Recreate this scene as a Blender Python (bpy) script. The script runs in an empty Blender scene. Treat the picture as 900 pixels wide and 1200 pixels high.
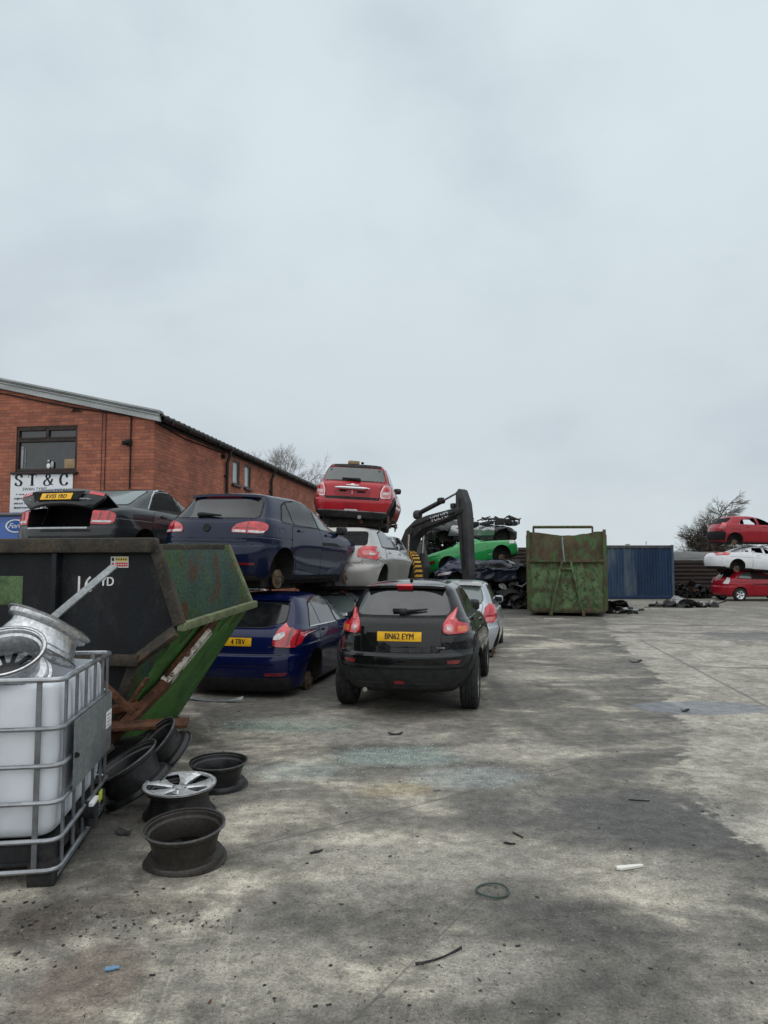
import bpy, bmesh, math, random
from mathutils import Vector, Matrix, noise as mnoise
from mathutils.bvhtree import BVHTree

random.seed(11)
R = math.radians
SC = bpy.context.scene
COL = SC.collection

# ------------------------------------------------------------------ materials
def new_mat(name):
    m = bpy.data.materials.new(name); m.use_nodes = True
    nt = m.node_tree
    return m, nt, nt.nodes['Principled BSDF']

def N(nt, typ, **kw):
    n = nt.nodes.new(typ)
    for k, v in kw.items():
        if k in n.inputs: n.inputs[k].default_value = v
        else: setattr(n, k, v)
    return n

def c4(c): return (c[0], c[1], c[2], 1.0)

def mixc(nt, fac, a, b, blend='MIX'):
    n = nt.nodes.new('ShaderNodeMix'); n.data_type = 'RGBA'; n.blend_type = blend
    for sock, v in ((n.inputs[0], fac), (n.inputs[6], a), (n.inputs[7], b)):
        if hasattr(v, 'is_linked'): nt.links.new(v, sock)
        elif isinstance(v, (int, float)): sock.default_value = v
        else: sock.default_value = c4(v)
    return n.outputs[2]

def math_(nt, op, a, b=0.0, c=None, clamp=False):
    n = nt.nodes.new('ShaderNodeMath'); n.operation = op; n.use_clamp = clamp
    for i, v in enumerate((a, b) if c is None else (a, b, c)):
        if hasattr(v, 'is_linked'): nt.links.new(v, n.inputs[i])
        else: n.inputs[i].default_value = v
    return n.outputs[0]

def ramp(nt, src, lo, hi, a=0.0, b=1.0):
    n = nt.nodes.new('ShaderNodeMapRange'); n.interpolation_type = 'SMOOTHSTEP'
    n.inputs[1].default_value = lo; n.inputs[2].default_value = hi
    n.inputs[3].default_value = a; n.inputs[4].default_value = b
    nt.links.new(src, n.inputs[0]); return n.outputs[0]

def coords(nt, scale=(1, 1, 1), kind='Object', loc=(0, 0, 0)):
    t = nt.nodes.new('ShaderNodeTexCoord'); mp = nt.nodes.new('ShaderNodeMapping')
    mp.inputs['Scale'].default_value = scale; mp.inputs['Location'].default_value = loc
    nt.links.new(t.outputs[kind], mp.inputs['Vector']); return mp.outputs[0]

def coords_from(nt, vec, scale, loc):
    mp = nt.nodes.new('ShaderNodeMapping'); mp.inputs['Scale'].default_value = scale; mp.inputs['Location'].default_value = loc
    nt.links.new(vec, mp.inputs['Vector']); return mp.outputs[0]

def noise(nt, vec, scale, detail=5, rough=.6, dist=0.0):
    n = N(nt, 'ShaderNodeTexNoise', Scale=scale, Detail=detail, Roughness=rough, Distortion=dist)
    nt.links.new(vec, n.inputs['Vector']); return n.outputs['Fac']

def bump(nt, p, height, strength=.3, dist=.01):
    b = N(nt, 'ShaderNodeBump', Strength=strength, Distance=dist)
    nt.links.new(height, b.inputs['Height']); nt.links.new(b.outputs[0], p.inputs['Normal'])

def simple(name, col, rough=.5, metal=0.0, coat=0.0, vary=.25, vscale=6, ior=None, bmp=0.0):
    m, nt, p = new_mat(name)
    v = coords(nt)
    n = noise(nt, v, vscale)
    a = tuple(x * (1 - vary) for x in col); b = tuple(min(1, x * (1 + vary)) for x in col)
    nt.links.new(mixc(nt, ramp(nt, n, .3, .7), a, b), p.inputs['Base Color'])
    n2 = noise(nt, v, vscale * 3.1)
    nt.links.new(ramp(nt, n2, .3, .7, max(.02, rough - .12), min(1, rough + .12)), p.inputs['Roughness'])
    p.inputs['Metallic'].default_value = metal
    p.inputs['Specular IOR Level'].default_value = .5 if rough < .4 else .28
    p.inputs['Coat Weight'].default_value = coat
    p.inputs['Coat Roughness'].default_value = .06
    if ior: p.inputs['IOR'].default_value = ior
    if bmp: bump(nt, p, noise(nt, v, vscale * 8), bmp, .01)
    return m

def paint(name, col, metal=.35, dust=.35, rough=.32, dustcol=(.16, .145, .125), coat=.85):
    """car paint under clear coat with road film and dust low down and in patches"""
    m, nt, p = new_mat(name)
    v = coords(nt)
    n = noise(nt, v, 2.2, 8, .65)
    fine = noise(nt, v, 90, 2, .5)
    sep = nt.nodes.new('ShaderNodeSeparateXYZ'); nt.links.new(v, sep.inputs[0])
    low = ramp(nt, sep.outputs[2], .25, .75, .35, 0.0)
    fac = math_(nt, 'MULTIPLY', math_(nt, 'ADD', ramp(nt, n, .42, .75, 0, .45), low), dust, clamp=True)
    fac = math_(nt, 'MULTIPLY', fac, ramp(nt, fine, .3, .7, .5, 1.3), clamp=True)
    nt.links.new(mixc(nt, fac, col, dustcol), p.inputs['Base Color'])
    nt.links.new(math_(nt, 'ADD', math_(nt, 'MULTIPLY', fac, .9), rough, clamp=True), p.inputs['Roughness'])
    p.inputs['Metallic'].default_value = metal
    p.inputs['Coat Weight'].default_value = coat
    p.inputs['Coat IOR'].default_value = 1.46
    p.inputs['Specular IOR Level'].default_value = .2 if max(col) > .1 else .05
    nt.links.new(math_(nt, 'ADD', math_(nt, 'MULTIPLY', fac, .7), .05, clamp=True), p.inputs['Coat Roughness'])
    w = noise(nt, v, 3.5, 2, .5)
    bump(nt, p, w, .02, .02)
    return m

def weather(name, c1, c2, scale=3, thr=.5, soft=.12, rough=.7, metal=0.0, stretch=(1, 1, 1), c3=None, thr3=.6, bmp=.25, fine=40, scale3=None, buckle=0.0):
    """painted or bare metal with a second (rust, grime) and third colour showing in patches"""
    m, nt, p = new_mat(name)
    v = coords(nt, stretch)
    n = noise(nt, v, scale, 9, .68, .2)
    base = mixc(nt, ramp(nt, noise(nt, v, scale * .6, 4), .3, .7), tuple(x * .72 for x in c1), tuple(x * 1.2 for x in c1))
    col = mixc(nt, ramp(nt, n, thr - soft, thr + soft), base, c2)
    if c3:
        n3 = noise(nt, coords(nt, stretch, loc=(7, 3, 1)), scale3 or scale * 1.8, 9, .7, .3)
        col = mixc(nt, ramp(nt, n3, thr3 - soft * .6, thr3 + soft * .6), col, c3)
    g = noise(nt, coords(nt), fine, 3, .6)
    col = mixc(nt, 1.0, col, mixc(nt, ramp(nt, g, .25, .75), (.72, .72, .72), (1.2, 1.2, 1.2)), 'MULTIPLY')
    nt.links.new(col, p.inputs['Base Color'])
    nt.links.new(ramp(nt, n, .2, .8, max(.1, rough - .2), min(1, rough + .15)), p.inputs['Roughness'])
    p.inputs['Metallic'].default_value = metal
    p.inputs['Specular IOR Level'].default_value = .25 if metal < .3 else .5
    bump(nt, p, math_(nt, 'ADD', n, math_(nt, 'MULTIPLY', g, .4)), bmp, .02)
    if buckle:
        first = p.inputs['Normal'].links[0].from_node
        b = N(nt, 'ShaderNodeBump', Strength=.6, Distance=buckle)
        nt.links.new(noise(nt, v, 1.4, 2, .5, .5), b.inputs['Height']); nt.links.new(b.outputs[0], first.inputs['Normal'])
    return m

def glass(name, col=(.012, .014, .016), rough=.04, ior=1.75, dirt=.25):
    m, nt, p = new_mat(name)
    v = coords(nt)
    n = noise(nt, v, 4, 7, .6)
    f = math_(nt, 'MULTIPLY', ramp(nt, n, .35, .8), dirt)
    nt.links.new(mixc(nt, f, col, (.14, .14, .135)), p.inputs['Base Color'])
    nt.links.new(math_(nt, 'ADD', math_(nt, 'MULTIPLY', f, .5), rough), p.inputs['Roughness'])
    p.inputs['IOR'].default_value = ior
    return m

M = {}
def build_materials():
    M['black_paint'] = paint('black car paint', (.0045, .005, .0055), 0, .10, .3)
    M['navy_paint'] = paint('navy car paint', (.0035, .008, .031), 0, .06, coat=.7, rough=.26)
    M['blue_paint'] = paint('deep blue car paint', (.0022, .0062, .048), 0, .06, coat=.7, rough=.26)
    M['charcoal_paint'] = paint('charcoal car paint', (.017, .019, .022), .1, .14)
    M['red_paint'] = paint('red car paint', (.34, .005, .012), 0, .10, coat=.7, dustcol=(.22, .10, .09))
    M['cherry_paint'] = paint('cherry car paint', (.27, .004, .014), 0, .12, coat=.55, dustcol=(.2, .08, .08))
    M['silver_paint'] = paint('silver car paint', (.42, .45, .48), .5, .35)
    M['beige_paint'] = paint('beige silver car paint', (.36, .345, .33), .4, .35)
    M['white_paint'] = paint('white car paint', (.68, .69, .71), .0, .35)
    M['green_paint'] = paint('green car paint', (.008, .23, .050), 0, .15)
    M['van_paint'] = paint('blue van paint', (.010, .075, .32), 0, .15)
    M['glass'] = glass('tinted car glass', (.006, .007, .008), .04, 1.48, .10)
    M['glass_grey'] = glass('grey tinted car glass', (.012, .013, .014), .04, 1.75, .2)
    M['glass_mid'] = glass('clear car glass', (.05, .06, .058), .05, 1.8, .3)
    M['glass_pale'] = glass('pale car glass', (.14, .17, .165), .06, 1.8, .35)  # pale base colour stands in for sky light in and through the panes
    M['hole'] = simple('dark car interior', (.008, .008, .009), .9)  # flat sheets of this black also stand in for unlit openings
    M['seal'] = simple('black rubber', (.012, .012, .012), .7)
    M['plastic'] = simple('black bumper plastic', (.018, .018, .019), .55, vary=.4, vscale=12)
    M['under'] = simple('underbody grime', (.022, .020, .018), .9, vary=.5, vscale=5)
    M['tyre'] = simple('tyre rubber', (.020, .020, .020), .85, vary=.4, vscale=20)
    M['lamp_red'] = simple('red lamp lens', (.48, .008, .018), .12, coat=1, vary=.35, vscale=14)
    M['lamp_dark'] = simple('dark red lamp lens', (.16, .004, .010), .15, coat=1, vary=.4, vscale=14)
    M['lamp_clear'] = simple('clear lamp lens', (.55, .50, .50), .12, coat=1, vary=.3, vscale=25)
    M['lamp_pink'] = simple('pink lamp lens', (.62, .16, .16), .12, coat=1, vary=.3, vscale=25)
    M['lamp_amber'] = simple('amber lamp lens', (.62, .13, .03), .15, coat=1, vary=.3, vscale=25)
    M['chrome'] = simple('chrome trim', (.62, .63, .64), .18, metal=1, vary=.1)
    M['badge'] = simple('dull metal badge', (.30, .31, .32), .3, metal=.8, vary=.2)
    M['plate_yellow'] = simple('yellow plate', (.72, .40, .015), .45, vary=.12, vscale=9)
    M['plate_white'] = simple('white plate', (.7, .7, .68), .45, vary=.1)
    M['ink'] = simple('black lettering', (.008, .008, .008), .5, vary=.05)
    M['white_ink'] = simple('white lettering', (.66, .67, .66), .55, vary=.2, vscale=30)
    M['alloy'] = weather('alloy wheel', (.62, .63, .64), (.46, .46, .46), 4, .58, .2, .28, .8, bmp=.06)
    M['alloy_bright'] = weather('polished alloy face', (.66, .67, .68), (.36, .36, .35), 7, .62, .15, .3, .55, bmp=.06)
    M['alloy_dark'] = weather('brake dusted alloy', (.036, .034, .032), (.018, .017, .016), 5, .5, .2, .5, .5, bmp=.12)
    M['alloy_black'] = weather('black wheel', (.013, .013, .014), (.032, .031, .030), 5, .6, .15, .42, .3, bmp=.1)
    M['alloy_brown'] = weather('bronze dusted alloy', (.050, .043, .037), (.030, .026, .023), 5, .5, .2, .5, .45, bmp=.12)
    M['lip'] = weather('worn wheel lip', (.20, .20, .20), (.05, .05, .05), 6, .52, .2, .4, .6, bmp=.05)
    M['rust'] = weather('rusty steel', (.125, .052, .026), (.050, .024, .016), 6, .52, .15, .85, .1, c3=(.22, .115, .06), thr3=.63, bmp=.5)
    M['rust_disc'] = weather('rusty brake disc', (.16, .11, .065), (.08, .048, .028), 9, .5, .2, .7, .3, bmp=.2)
    M['rust_white'] = weather('flaking white paint on rust', (.60, .56, .49), (.10, .042, .022), 9, .56, .05, .75, c3=(.05, .025, .016), thr3=.62, bmp=.5)
    M['skip_black'] = weather('black painted skip steel', (.0075, .0095, .0125), (.042, .040, .037), 3.2, .62, .14, .62, c3=(.055, .045, .036), thr3=.74, stretch=(1, 1, .6), bmp=.3, buckle=.10)
    M['skip_edge'] = weather('worn skip edge steel', (.030, .028, .024), (.075, .062, .045), 5, .55, .15, .75, c3=(.085, .045, .025), thr3=.62, bmp=.5)
    M['skip_green'] = weather('green skip paint', (.060, .165, .038), (.036, .085, .024), 4, .56, .15, .6, c3=(.09, .045, .02), thr3=.66, stretch=(1, 1, .5), bmp=.25, buckle=.08)
    M['skip_rim'] = weather('worn green rim', (.16, .19, .10), (.09, .10, .05), 6, .5, .2, .7, c3=(.13, .065, .03), thr3=.64, bmp=.4)
    M['skip_inside'] = weather('skip inside streaked green and rust', (.050, .085, .074), (.062, .105, .036), 5, .56, .12, .7, c3=(.095, .046, .028), thr3=.58, stretch=(1, 1, .3), bmp=.3)
    M['bin_green'] = weather('flaking green bin paint', (.100, .160, .074), (.075, .058, .034), 4.5, .53, .10, .8, c3=(.030, .060, .024), thr3=.57, stretch=(1, 1, .7), bmp=.5, scale3=6, buckle=.15)
    M['bin_rust'] = weather('brown rusted bin steel', (.105, .074, .047), (.060, .042, .028), 2.8, .5, .16, .85, c3=(.06, .12, .045), thr3=.54, stretch=(1, 1, .6), bmp=.5)
    M['cont_blue'] = weather('weathered blue container', (.026, .055, .105), (.09, .115, .14), 2.2, .55, .12, .6, c3=(.13, .085, .055), thr3=.72, stretch=(1, 1, .25), bmp=.2)
    M['cont_blue_deep'] = weather('deep blue container', (.012, .032, .076), (.022, .046, .085), 2.5, .6, .15, .5, c3=(.10, .06, .04), thr3=.75, stretch=(1, 1, .3), bmp=.2)
    M['cont_rust'] = weather('rusty container rail', (.10, .085, .07), (.05, .06, .08), 5, .5, .15, .8, bmp=.4)
    M['fence'] = weather('brown steel sheeting', (.030, .020, .018), (.050, .036, .030), 2, .55, .2, .65, stretch=(1, 1, 3), bmp=.2)
    M['fence_grey'] = weather('pale grey steel sheeting', (.34, .35, .35), (.22, .23, .23), 2, .6, .2, .5, stretch=(.3, 1, 2), bmp=.1)
    M['ibc_plastic'] = ibc_plastic()
    M['galv'] = weather('galvanised tube', (.33, .345, .36), (.28, .295, .31), 3, .55, .25, .34, .75, bmp=.02, fine=6)
    M['galv_plate'] = weather('dull galvanised plate', (.24, .26, .265), (.19, .205, .21), 3, .5, .2, .5, .35, c3=(.25, .26, .26), thr3=.68, bmp=.15)
    M['galv_dark'] = weather('flat galvanised bar', (.20, .21, .225), (.16, .17, .18), 4, .55, .2, .45, .5, bmp=.02, fine=8)
    M['pallet'] = weather('black pallet plastic', (.020, .020, .021), (.06, .055, .05), 5, .62, .15, .7, bmp=.2)
    M['excav_grey'] = weather('dark grey machine paint', (.040, .042, .046), (.060, .058, .055), 3, .58, .15, .55, c3=(.08, .05, .03), thr3=.74, bmp=.1)
    M['excav_yellow'] = weather('yellow machine paint', (.55, .30, .035), (.30, .16, .03), 5, .62, .15, .5, bmp=.1)
    M['steel'] = simple('bright steel rod', (.6, .61, .62), .2, metal=1)
    M['scrap'] = weather('dark scrap', (.028, .027, .028), (.075, .068, .062), 5, .6, .12, .7, .2, c3=(.11, .06, .035), thr3=.68, bmp=.3)
    M['scrap_pale'] = weather('pale scrap', (.30, .31, .31), (.10, .10, .10), 6, .55, .1, .55, bmp=.3)
    M['scrap_blue'] = paint('crushed dark blue paint', (.005, .009, .034), 0, .4)
    M['bark'] = weather('bare branch bark', (.15, .128, .105), (.10, .085, .07), 4, .5, .2, .9, bmp=.3)
    M['bark_pale'] = weather('pale bare branch bark', (.21, .19, .17), (.14, .125, .11), 4, .5, .2, .9, bmp=.3)
    M['hedge'] = weather('dark evergreen leaves', (.022, .035, .014), (.045, .055, .022), 2, .5, .2, .8, bmp=.1)
    M['brick'] = brick_mat()
    M['brick_side'] = M['brick']
    M['roof'] = weather('grey fibre cement roof', (.085, .085, .08), (.05, .052, .045), 2, .55, .2, .85, bmp=.3)
    M['verge'] = weather('pale grey verge sheet', (.40, .42, .42), (.30, .31, .30), 2, .6, .2, .5, stretch=(.4, .4, 2), bmp=.08)
    M['gutter'] = simple('black gutter plastic', (.016, .015, .015), .45, vary=.4)
    M['frame_brown'] = simple('dark brown window frame', (.030, .019, .015), .45, vary=.3)
    M['room_glass'] = glass('dark window pane', (.016, .019, .021), .03, 1.6, .12)
    M['pane_pale'] = glass('pale window pane', (.34, .36, .36), .1, 1.5, .2)  # one pale colour for the small side panes
    M['sign_white'] = simple('white sign board', (.72, .73, .72), .4, vary=.06, vscale=3)
    M['shard_blue'] = simple('pale blue plastic', (.12, .22, .32), .5)
    M['card'] = simple('cardboard', (.30, .21, .12), .85, vary=.15)
    M['sticker_yellow'] = simple('yellow sticker', (.66, .52, .12), .5, vary=.1)
    M['sticker_red'] = simple('red sticker', (.50, .03, .03), .5, vary=.1)
    M['concrete'] = ground_mat()
    M['stone'] = weather('grit', (.20, .19, .17), (.09, .085, .08), 30, .5, .2, .9, bmp=.2)
    M['teal_glass'] = simple('crumbed green safety glass', (.30, .44, .40), .2, coat=.6, vary=.3, vscale=40)
    M['hose_green'] = simple('green rubber ring', (.045, .065, .058), .5, vary=.2)
    M['strip_white'] = simple('white plastic strip', (.72, .70, .64), .5, vary=.12)
    M['label_yellow'] = simple('yellow tag', (.55, .60, .05), .5, vary=.2)

def ibc_plastic():
    m, nt, p = new_mat('milky tank plastic')
    v = coords(nt)
    n = noise(nt, v, 3, 6, .6)
    nt.links.new(mixc(nt, ramp(nt, n, .35, .75), (.68, .71, .75), (.58, .61, .66)), p.inputs['Base Color'])
    p.inputs['Roughness'].default_value = .38
    p.inputs['Subsurface Weight'].default_value = .25
    p.inputs['Subsurface Radius'].default_value = (.03, .03, .03)
    bump(nt, p, n, .12, .03)
    return m

def brick_mat():
    m, nt, p = new_mat('red brick')
    t = nt.nodes.new('ShaderNodeTexCoord')
    sep = nt.nodes.new('ShaderNodeSeparateXYZ'); nt.links.new(t.outputs['Object'], sep.inputs[0])
    cmb = nt.nodes.new('ShaderNodeCombineXYZ')
    nt.links.new(math_(nt, 'ADD', sep.outputs[0], sep.outputs[1]), cmb.inputs[0])
    nt.links.new(sep.outputs[2], cmb.inputs[1])
    b = N(nt, 'ShaderNodeTexBrick', Scale=1.0)
    b.inputs['Brick Width'].default_value = .225; b.inputs['Row Height'].default_value = .075
    b.inputs['Mortar Size'].default_value = .007; b.inputs['Mortar Smooth'].default_value = .2
    b.inputs['Color1'].default_value = (.43, .145, .080, 1); b.inputs['Color2'].default_value = (.285, .088, .054, 1)
    b.inputs['Mortar'].default_value = (.17, .10, .075, 1)
    nt.links.new(cmb.outputs[0], b.inputs['Vector'])
    n = noise(nt, t.outputs['Object'], 1.1, 7, .65)
    col = mixc(nt, 1.0, b.outputs['Color'], mixc(nt, ramp(nt, n, .3, .7), (.68, .69, .70), (1.2, 1.16, 1.13)), 'MULTIPLY')
    n2 = noise(nt, t.outputs['Object'], 26, 3, .6)
    col = mixc(nt, 1.0, col, mixc(nt, ramp(nt, n2, .3, .7), (.82, .82, .82), (1.12, 1.12, 1.12)), 'MULTIPLY')
    # one course in three shows a deeper joint, as the banding of the wall does
    w = math_(nt, 'FRACT', math_(nt, 'MULTIPLY', sep.outputs[2], 1 / .225))
    col = mixc(nt, ramp(nt, w, .0, .14, .34, 0.0), col, (.07, .03, .022))
    nt.links.new(col, p.inputs['Base Color'])
    p.inputs['Roughness'].default_value = .88
    bump(nt, p, b.outputs['Fac'], -.35, .006)
    return m

def ground_mat():
    m, nt, p = new_mat('stained yard concrete')
    g = nt.nodes.new('ShaderNodeNewGeometry'); pos = g.outputs['Position']
    sep = nt.nodes.new('ShaderNodeSeparateXYZ'); nt.links.new(pos, sep.inputs[0])
    X, Y = sep.outputs[0], sep.outputs[1]
    n_big = noise(nt, pos, .42, 9, .62, .35)
    n_mid = noise(nt, pos, 1.5, 9, .66, .5)
    n_fin = noise(nt, pos, 9, 8, .7)
    n_grn = noise(nt, pos, 60, 4, .7)
    n_grt = noise(nt, pos, 210, 2, .6)
    # edge between the oily lane and the cleaner slab on the right
    fc = nt.nodes.new('ShaderNodeFloatCurve')
    cur = fc.mapping.curves[0]
    pts = [(0, 2.45), (4.5, 2.4), (5.7, 2.42), (6.9, 2.85), (8.4, 3.45), (12, 4.4), (18.5, 5.75), (24, 7.4), (40, 12)]
    while len(cur.points) < len(pts): cur.points.new(.5, .5)
    for q, (y, x) in zip(cur.points, pts): q.location = (y / 40, x / 12); q.handle_type = 'AUTO'
    fc.mapping.update()
    nt.links.new(math_(nt, 'MULTIPLY', Y, 1 / 40), fc.inputs['Value'])
    xb = math_(nt, 'MULTIPLY', fc.outputs[0], 12)
    d = math_(nt, 'SUBTRACT', X, xb)
    d = math_(nt, 'ADD', d, math_(nt, 'MULTIPLY', math_(nt, 'SUBTRACT', n_mid, .5), 1.1))
    d = math_(nt, 'ADD', d, math_(nt, 'MULTIPLY', math_(nt, 'SUBTRACT', n_fin, .5), .35))
    right = ramp(nt, d, -.03, .06)
    # oily lane: dark with pale worn islands
    n_blot = noise(nt, pos, .80, 10, .64, .6)
    n_dark = noise(nt, coords_from(nt, pos, (1.0, .8, 1), (11, 5, 0)), .62, 9, .66, .7)
    n_str = noise(nt, coords_from(nt, pos, (.55, 1.7, 1), (3, 9, 0)), 1.3, 8, .68, .4)
    s = math_(nt, 'ADD', math_(nt, 'MULTIPLY', n_blot, .6), math_(nt, 'MULTIPLY', n_str, .4))
    lane = mixc(nt, ramp(nt, s, .40, .53), (.125, .116, .099), (.21, .193, .158))
    lane = mixc(nt, ramp(nt, s, .495, .60), lane, (.45, .412, .332))
    lane = mixc(nt, ramp(nt, n_dark, .51, .63, 0, .75), lane, (.070, .064, .056))
    near = math_(nt, 'MULTIPLY', ramp(nt, d, -1.5, -.1, 0.0, .75), ramp(nt, n_str, .36, .56, 1.0, .35))
    lane = mixc(nt, near, lane, (.085, .082, .076))
    slab = mixc(nt, ramp(nt, n_mid, .36, .64), (.225, .208, .172), (.385, .358, .30))
    slab = mixc(nt, ramp(nt, n_blot, .56, .66), slab, (.175, .160, .130))
    col = mixc(nt, right, lane, slab)
    # far part of the yard is darker
    far = math_(nt, 'MULTIPLY', ramp(nt, Y, 14, 25, 0.0, .72), ramp(nt, n_big, .35, .6, .45, 1.0))
    col = mixc(nt, far, col, (.105, .098, .086))
    # slab joints and cracks
    def line(a, b, wdt, soft, strength, colr=(.06, .057, .052)):
        nonlocal col
        ax, ay = a; bx, by = b
        L = math.hypot(bx - ax, by - ay); ux, uy = (bx - ax) / L, (by - ay) / L
        dd = math_(nt, 'ADD', math_(nt, 'MULTIPLY', X, -uy), math_(nt, 'ADD', math_(nt, 'MULTIPLY', Y, ux), -(-uy * ax + ux * ay)))
        dd = math_(nt, 'ADD', dd, math_(nt, 'MULTIPLY', math_(nt, 'SUBTRACT', n_mid, .5), wdt * 3))
        t = math_(nt, 'ADD', math_(nt, 'MULTIPLY', X, ux), math_(nt, 'ADD', math_(nt, 'MULTIPLY', Y, uy), -(ux * ax + uy * ay)))
        inside = math_(nt, 'MULTIPLY', ramp(nt, t, -.2, .2), ramp(nt, t, L - .2, L + .2, 1.0, 0.0))
        f = math_(nt, 'MULTIPLY', ramp(nt, math_(nt, 'ABSOLUTE', dd), wdt, wdt + soft, strength, 0.0), inside)
        f = math_(nt, 'MULTIPLY', f, ramp(nt, n_fin, .3, .55, .4, 1.0))
        col = mixc(nt, f, col, colr)
    line((1.5, 21.6), (17, 18.9), .05, .12, .8)
    line((5.5, 18.4), (17, 17.0), .05, .10, .8)
    line((5.9, 16.6), (4.4, 6.6), .012, .035, .6)
    line((9.4, 17.2), (5.6, 7.5), .014, .04, .6)
    line((1.9, 20.5), (1.55, 8.0), .03, .12, .5)
    line((5.2, 12.4), (12, 11.2), .03, .05, .6)
    line((.35, 2.6), (2.0, 13.0), .06, .16, .30, (.075, .072, .066)); line((1.55, 2.6), (3.3, 14.0), .06, .18, .28, (.075, .072, .066))
    line((-.9, 4.6), (1.9, 6.6), .004, .006, .75); line((1.9, 6.6), (3.0, 6.2), .003, .006, .7); line((-.2, 2.8), (.9, 4.6), .003, .005, .55); line((2.6, 8.2), (6.2, 9.4), .004, .008, .7)
    # chalky scratched lines near the viewer
    line((-.86, 2.6), (-1.02, 4.1), .003, .005, .32, (.40, .38, .34))
    line((-.58, 2.6), (-.80, 3.9), .003, .005, .28, (.40, .38, .34))
    # damp patch, then tinted spots, some darkening the ground under cars and bin
    def spot(cx, cy, rx, ry, edge=.35, ns=.8):
        a = math_(nt, 'POWER', math_(nt, 'MULTIPLY', math_(nt, 'SUBTRACT', X, cx), 1 / rx), 2)
        b = math_(nt, 'POWER', math_(nt, 'MULTIPLY', math_(nt, 'SUBTRACT', Y, cy), 1 / ry), 2)
        q = math_(nt, 'ADD', math_(nt, 'ADD', a, b), math_(nt, 'MULTIPLY', math_(nt, 'SUBTRACT', n_mid, .5), 3.2 * ns))
        return ramp(nt, q, 1 - edge, 1 + edge, 1.0, 0.0)
    damp = spot(3.95, 8.95, .82, .42, .25, .45)
    col = mixc(nt, math_(nt, 'MULTIPLY', damp, .75), col, (.135, .145, .165))
    for cx, cy, rx, ry, k, cc in ((.15, 6.75, .55, .34, .42, (.33, .41, .37)), (-.75, 6.3, .45, .3, .26, (.30, .37, .36)), (-1.05, 8.0, .7, .35, .45, (.16, .27, .225)),
                                  (.75, 6.1, .5, .3, .3, (.36, .40, .40)), (.12, 5.75, .3, .16, .35, (.34, .25, .13)), (-1.28, 3.15, .22, .3, .42, (.13, .085, .06)),
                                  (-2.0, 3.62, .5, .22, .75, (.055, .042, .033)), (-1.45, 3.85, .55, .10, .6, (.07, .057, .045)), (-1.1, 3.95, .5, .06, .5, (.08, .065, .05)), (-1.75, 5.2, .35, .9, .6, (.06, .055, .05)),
                                  (.7, 3.85, .5, .18, .5, (.075, .072, .068)), (.9, 3.4, .5, .35, .45, (.08, .077, .072)), (1.7, 5.2, .9, .5, .45, (.085, .085, .088)),
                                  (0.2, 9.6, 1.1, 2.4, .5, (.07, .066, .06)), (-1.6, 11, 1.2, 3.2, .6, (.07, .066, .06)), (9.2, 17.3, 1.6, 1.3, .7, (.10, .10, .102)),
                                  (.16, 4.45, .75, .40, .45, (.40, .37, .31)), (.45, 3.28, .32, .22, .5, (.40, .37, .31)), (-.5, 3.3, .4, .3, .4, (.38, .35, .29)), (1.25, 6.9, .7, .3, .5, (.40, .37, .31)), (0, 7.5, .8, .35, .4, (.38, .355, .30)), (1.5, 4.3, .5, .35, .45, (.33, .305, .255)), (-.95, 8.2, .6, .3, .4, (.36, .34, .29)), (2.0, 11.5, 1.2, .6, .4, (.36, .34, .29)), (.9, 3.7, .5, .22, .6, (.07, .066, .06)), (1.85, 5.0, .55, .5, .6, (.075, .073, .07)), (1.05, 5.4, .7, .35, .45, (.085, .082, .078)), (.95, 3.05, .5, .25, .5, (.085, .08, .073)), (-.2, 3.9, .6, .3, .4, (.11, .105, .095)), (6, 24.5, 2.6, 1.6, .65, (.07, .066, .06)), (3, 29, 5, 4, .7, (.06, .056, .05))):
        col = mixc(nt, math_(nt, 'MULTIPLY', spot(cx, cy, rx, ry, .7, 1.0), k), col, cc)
    # grain and grit
    col = mixc(nt, 1.0, col, mixc(nt, ramp(nt, n_fin, .25, .75), (.58, .58, .58), (1.38, 1.38, 1.38)), 'MULTIPLY')
    col = mixc(nt, 1.0, col, mixc(nt, ramp(nt, n_grn, .25, .75), (.62, .62, .62), (1.34, 1.34, 1.34)), 'MULTIPLY')
    col = mixc(nt, 1.0, col, mixc(nt, ramp(nt, n_grt, .3, .7), (.70, .70, .70), (1.28, 1.28, 1.28)), 'MULTIPLY')
    n_f3 = noise(nt, pos, 24, 6, .75, .4)
    col = mixc(nt, ramp(nt, n_f3, .56, .66, 0, .62), col, mixc(nt, 1.0, col, (.34, .33, .32), 'MULTIPLY'))
    col = mixc(nt, ramp(nt, n_f3, .38, .28, 0, .7), col, (.46, .425, .36))
    vo = N(nt, 'ShaderNodeTexVoronoi', Scale=58.0); nt.links.new(pos, vo.inputs['Vector'])
    sp = nt.nodes.new('ShaderNodeSeparateColor'); nt.links.new(vo.outputs['Color'], sp.inputs[0])
    dot = ramp(nt, vo.outputs['Distance'], .16, .26, 1.0, 0.0)
    col = mixc(nt, math_(nt, 'MULTIPLY', dot, ramp(nt, sp.outputs[0], .80, .84)), col, (.05, .047, .042))
    col = mixc(nt, math_(nt, 'MULTIPLY', dot, ramp(nt, sp.outputs[1], .93, .97, 0, .5)), col, (.40, .375, .32))
    nt.links.new(col, p.inputs['Base Color'])
    r = ramp(nt, n_mid, .3, .7, .95, .78)
    r = math_(nt, 'SUBTRACT', r, math_(nt, 'MULTIPLY', damp, .42))
    nt.links.new(r, p.inputs['Roughness'])
    n_f2 = noise(nt, pos, 24, 6, .75)
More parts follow.
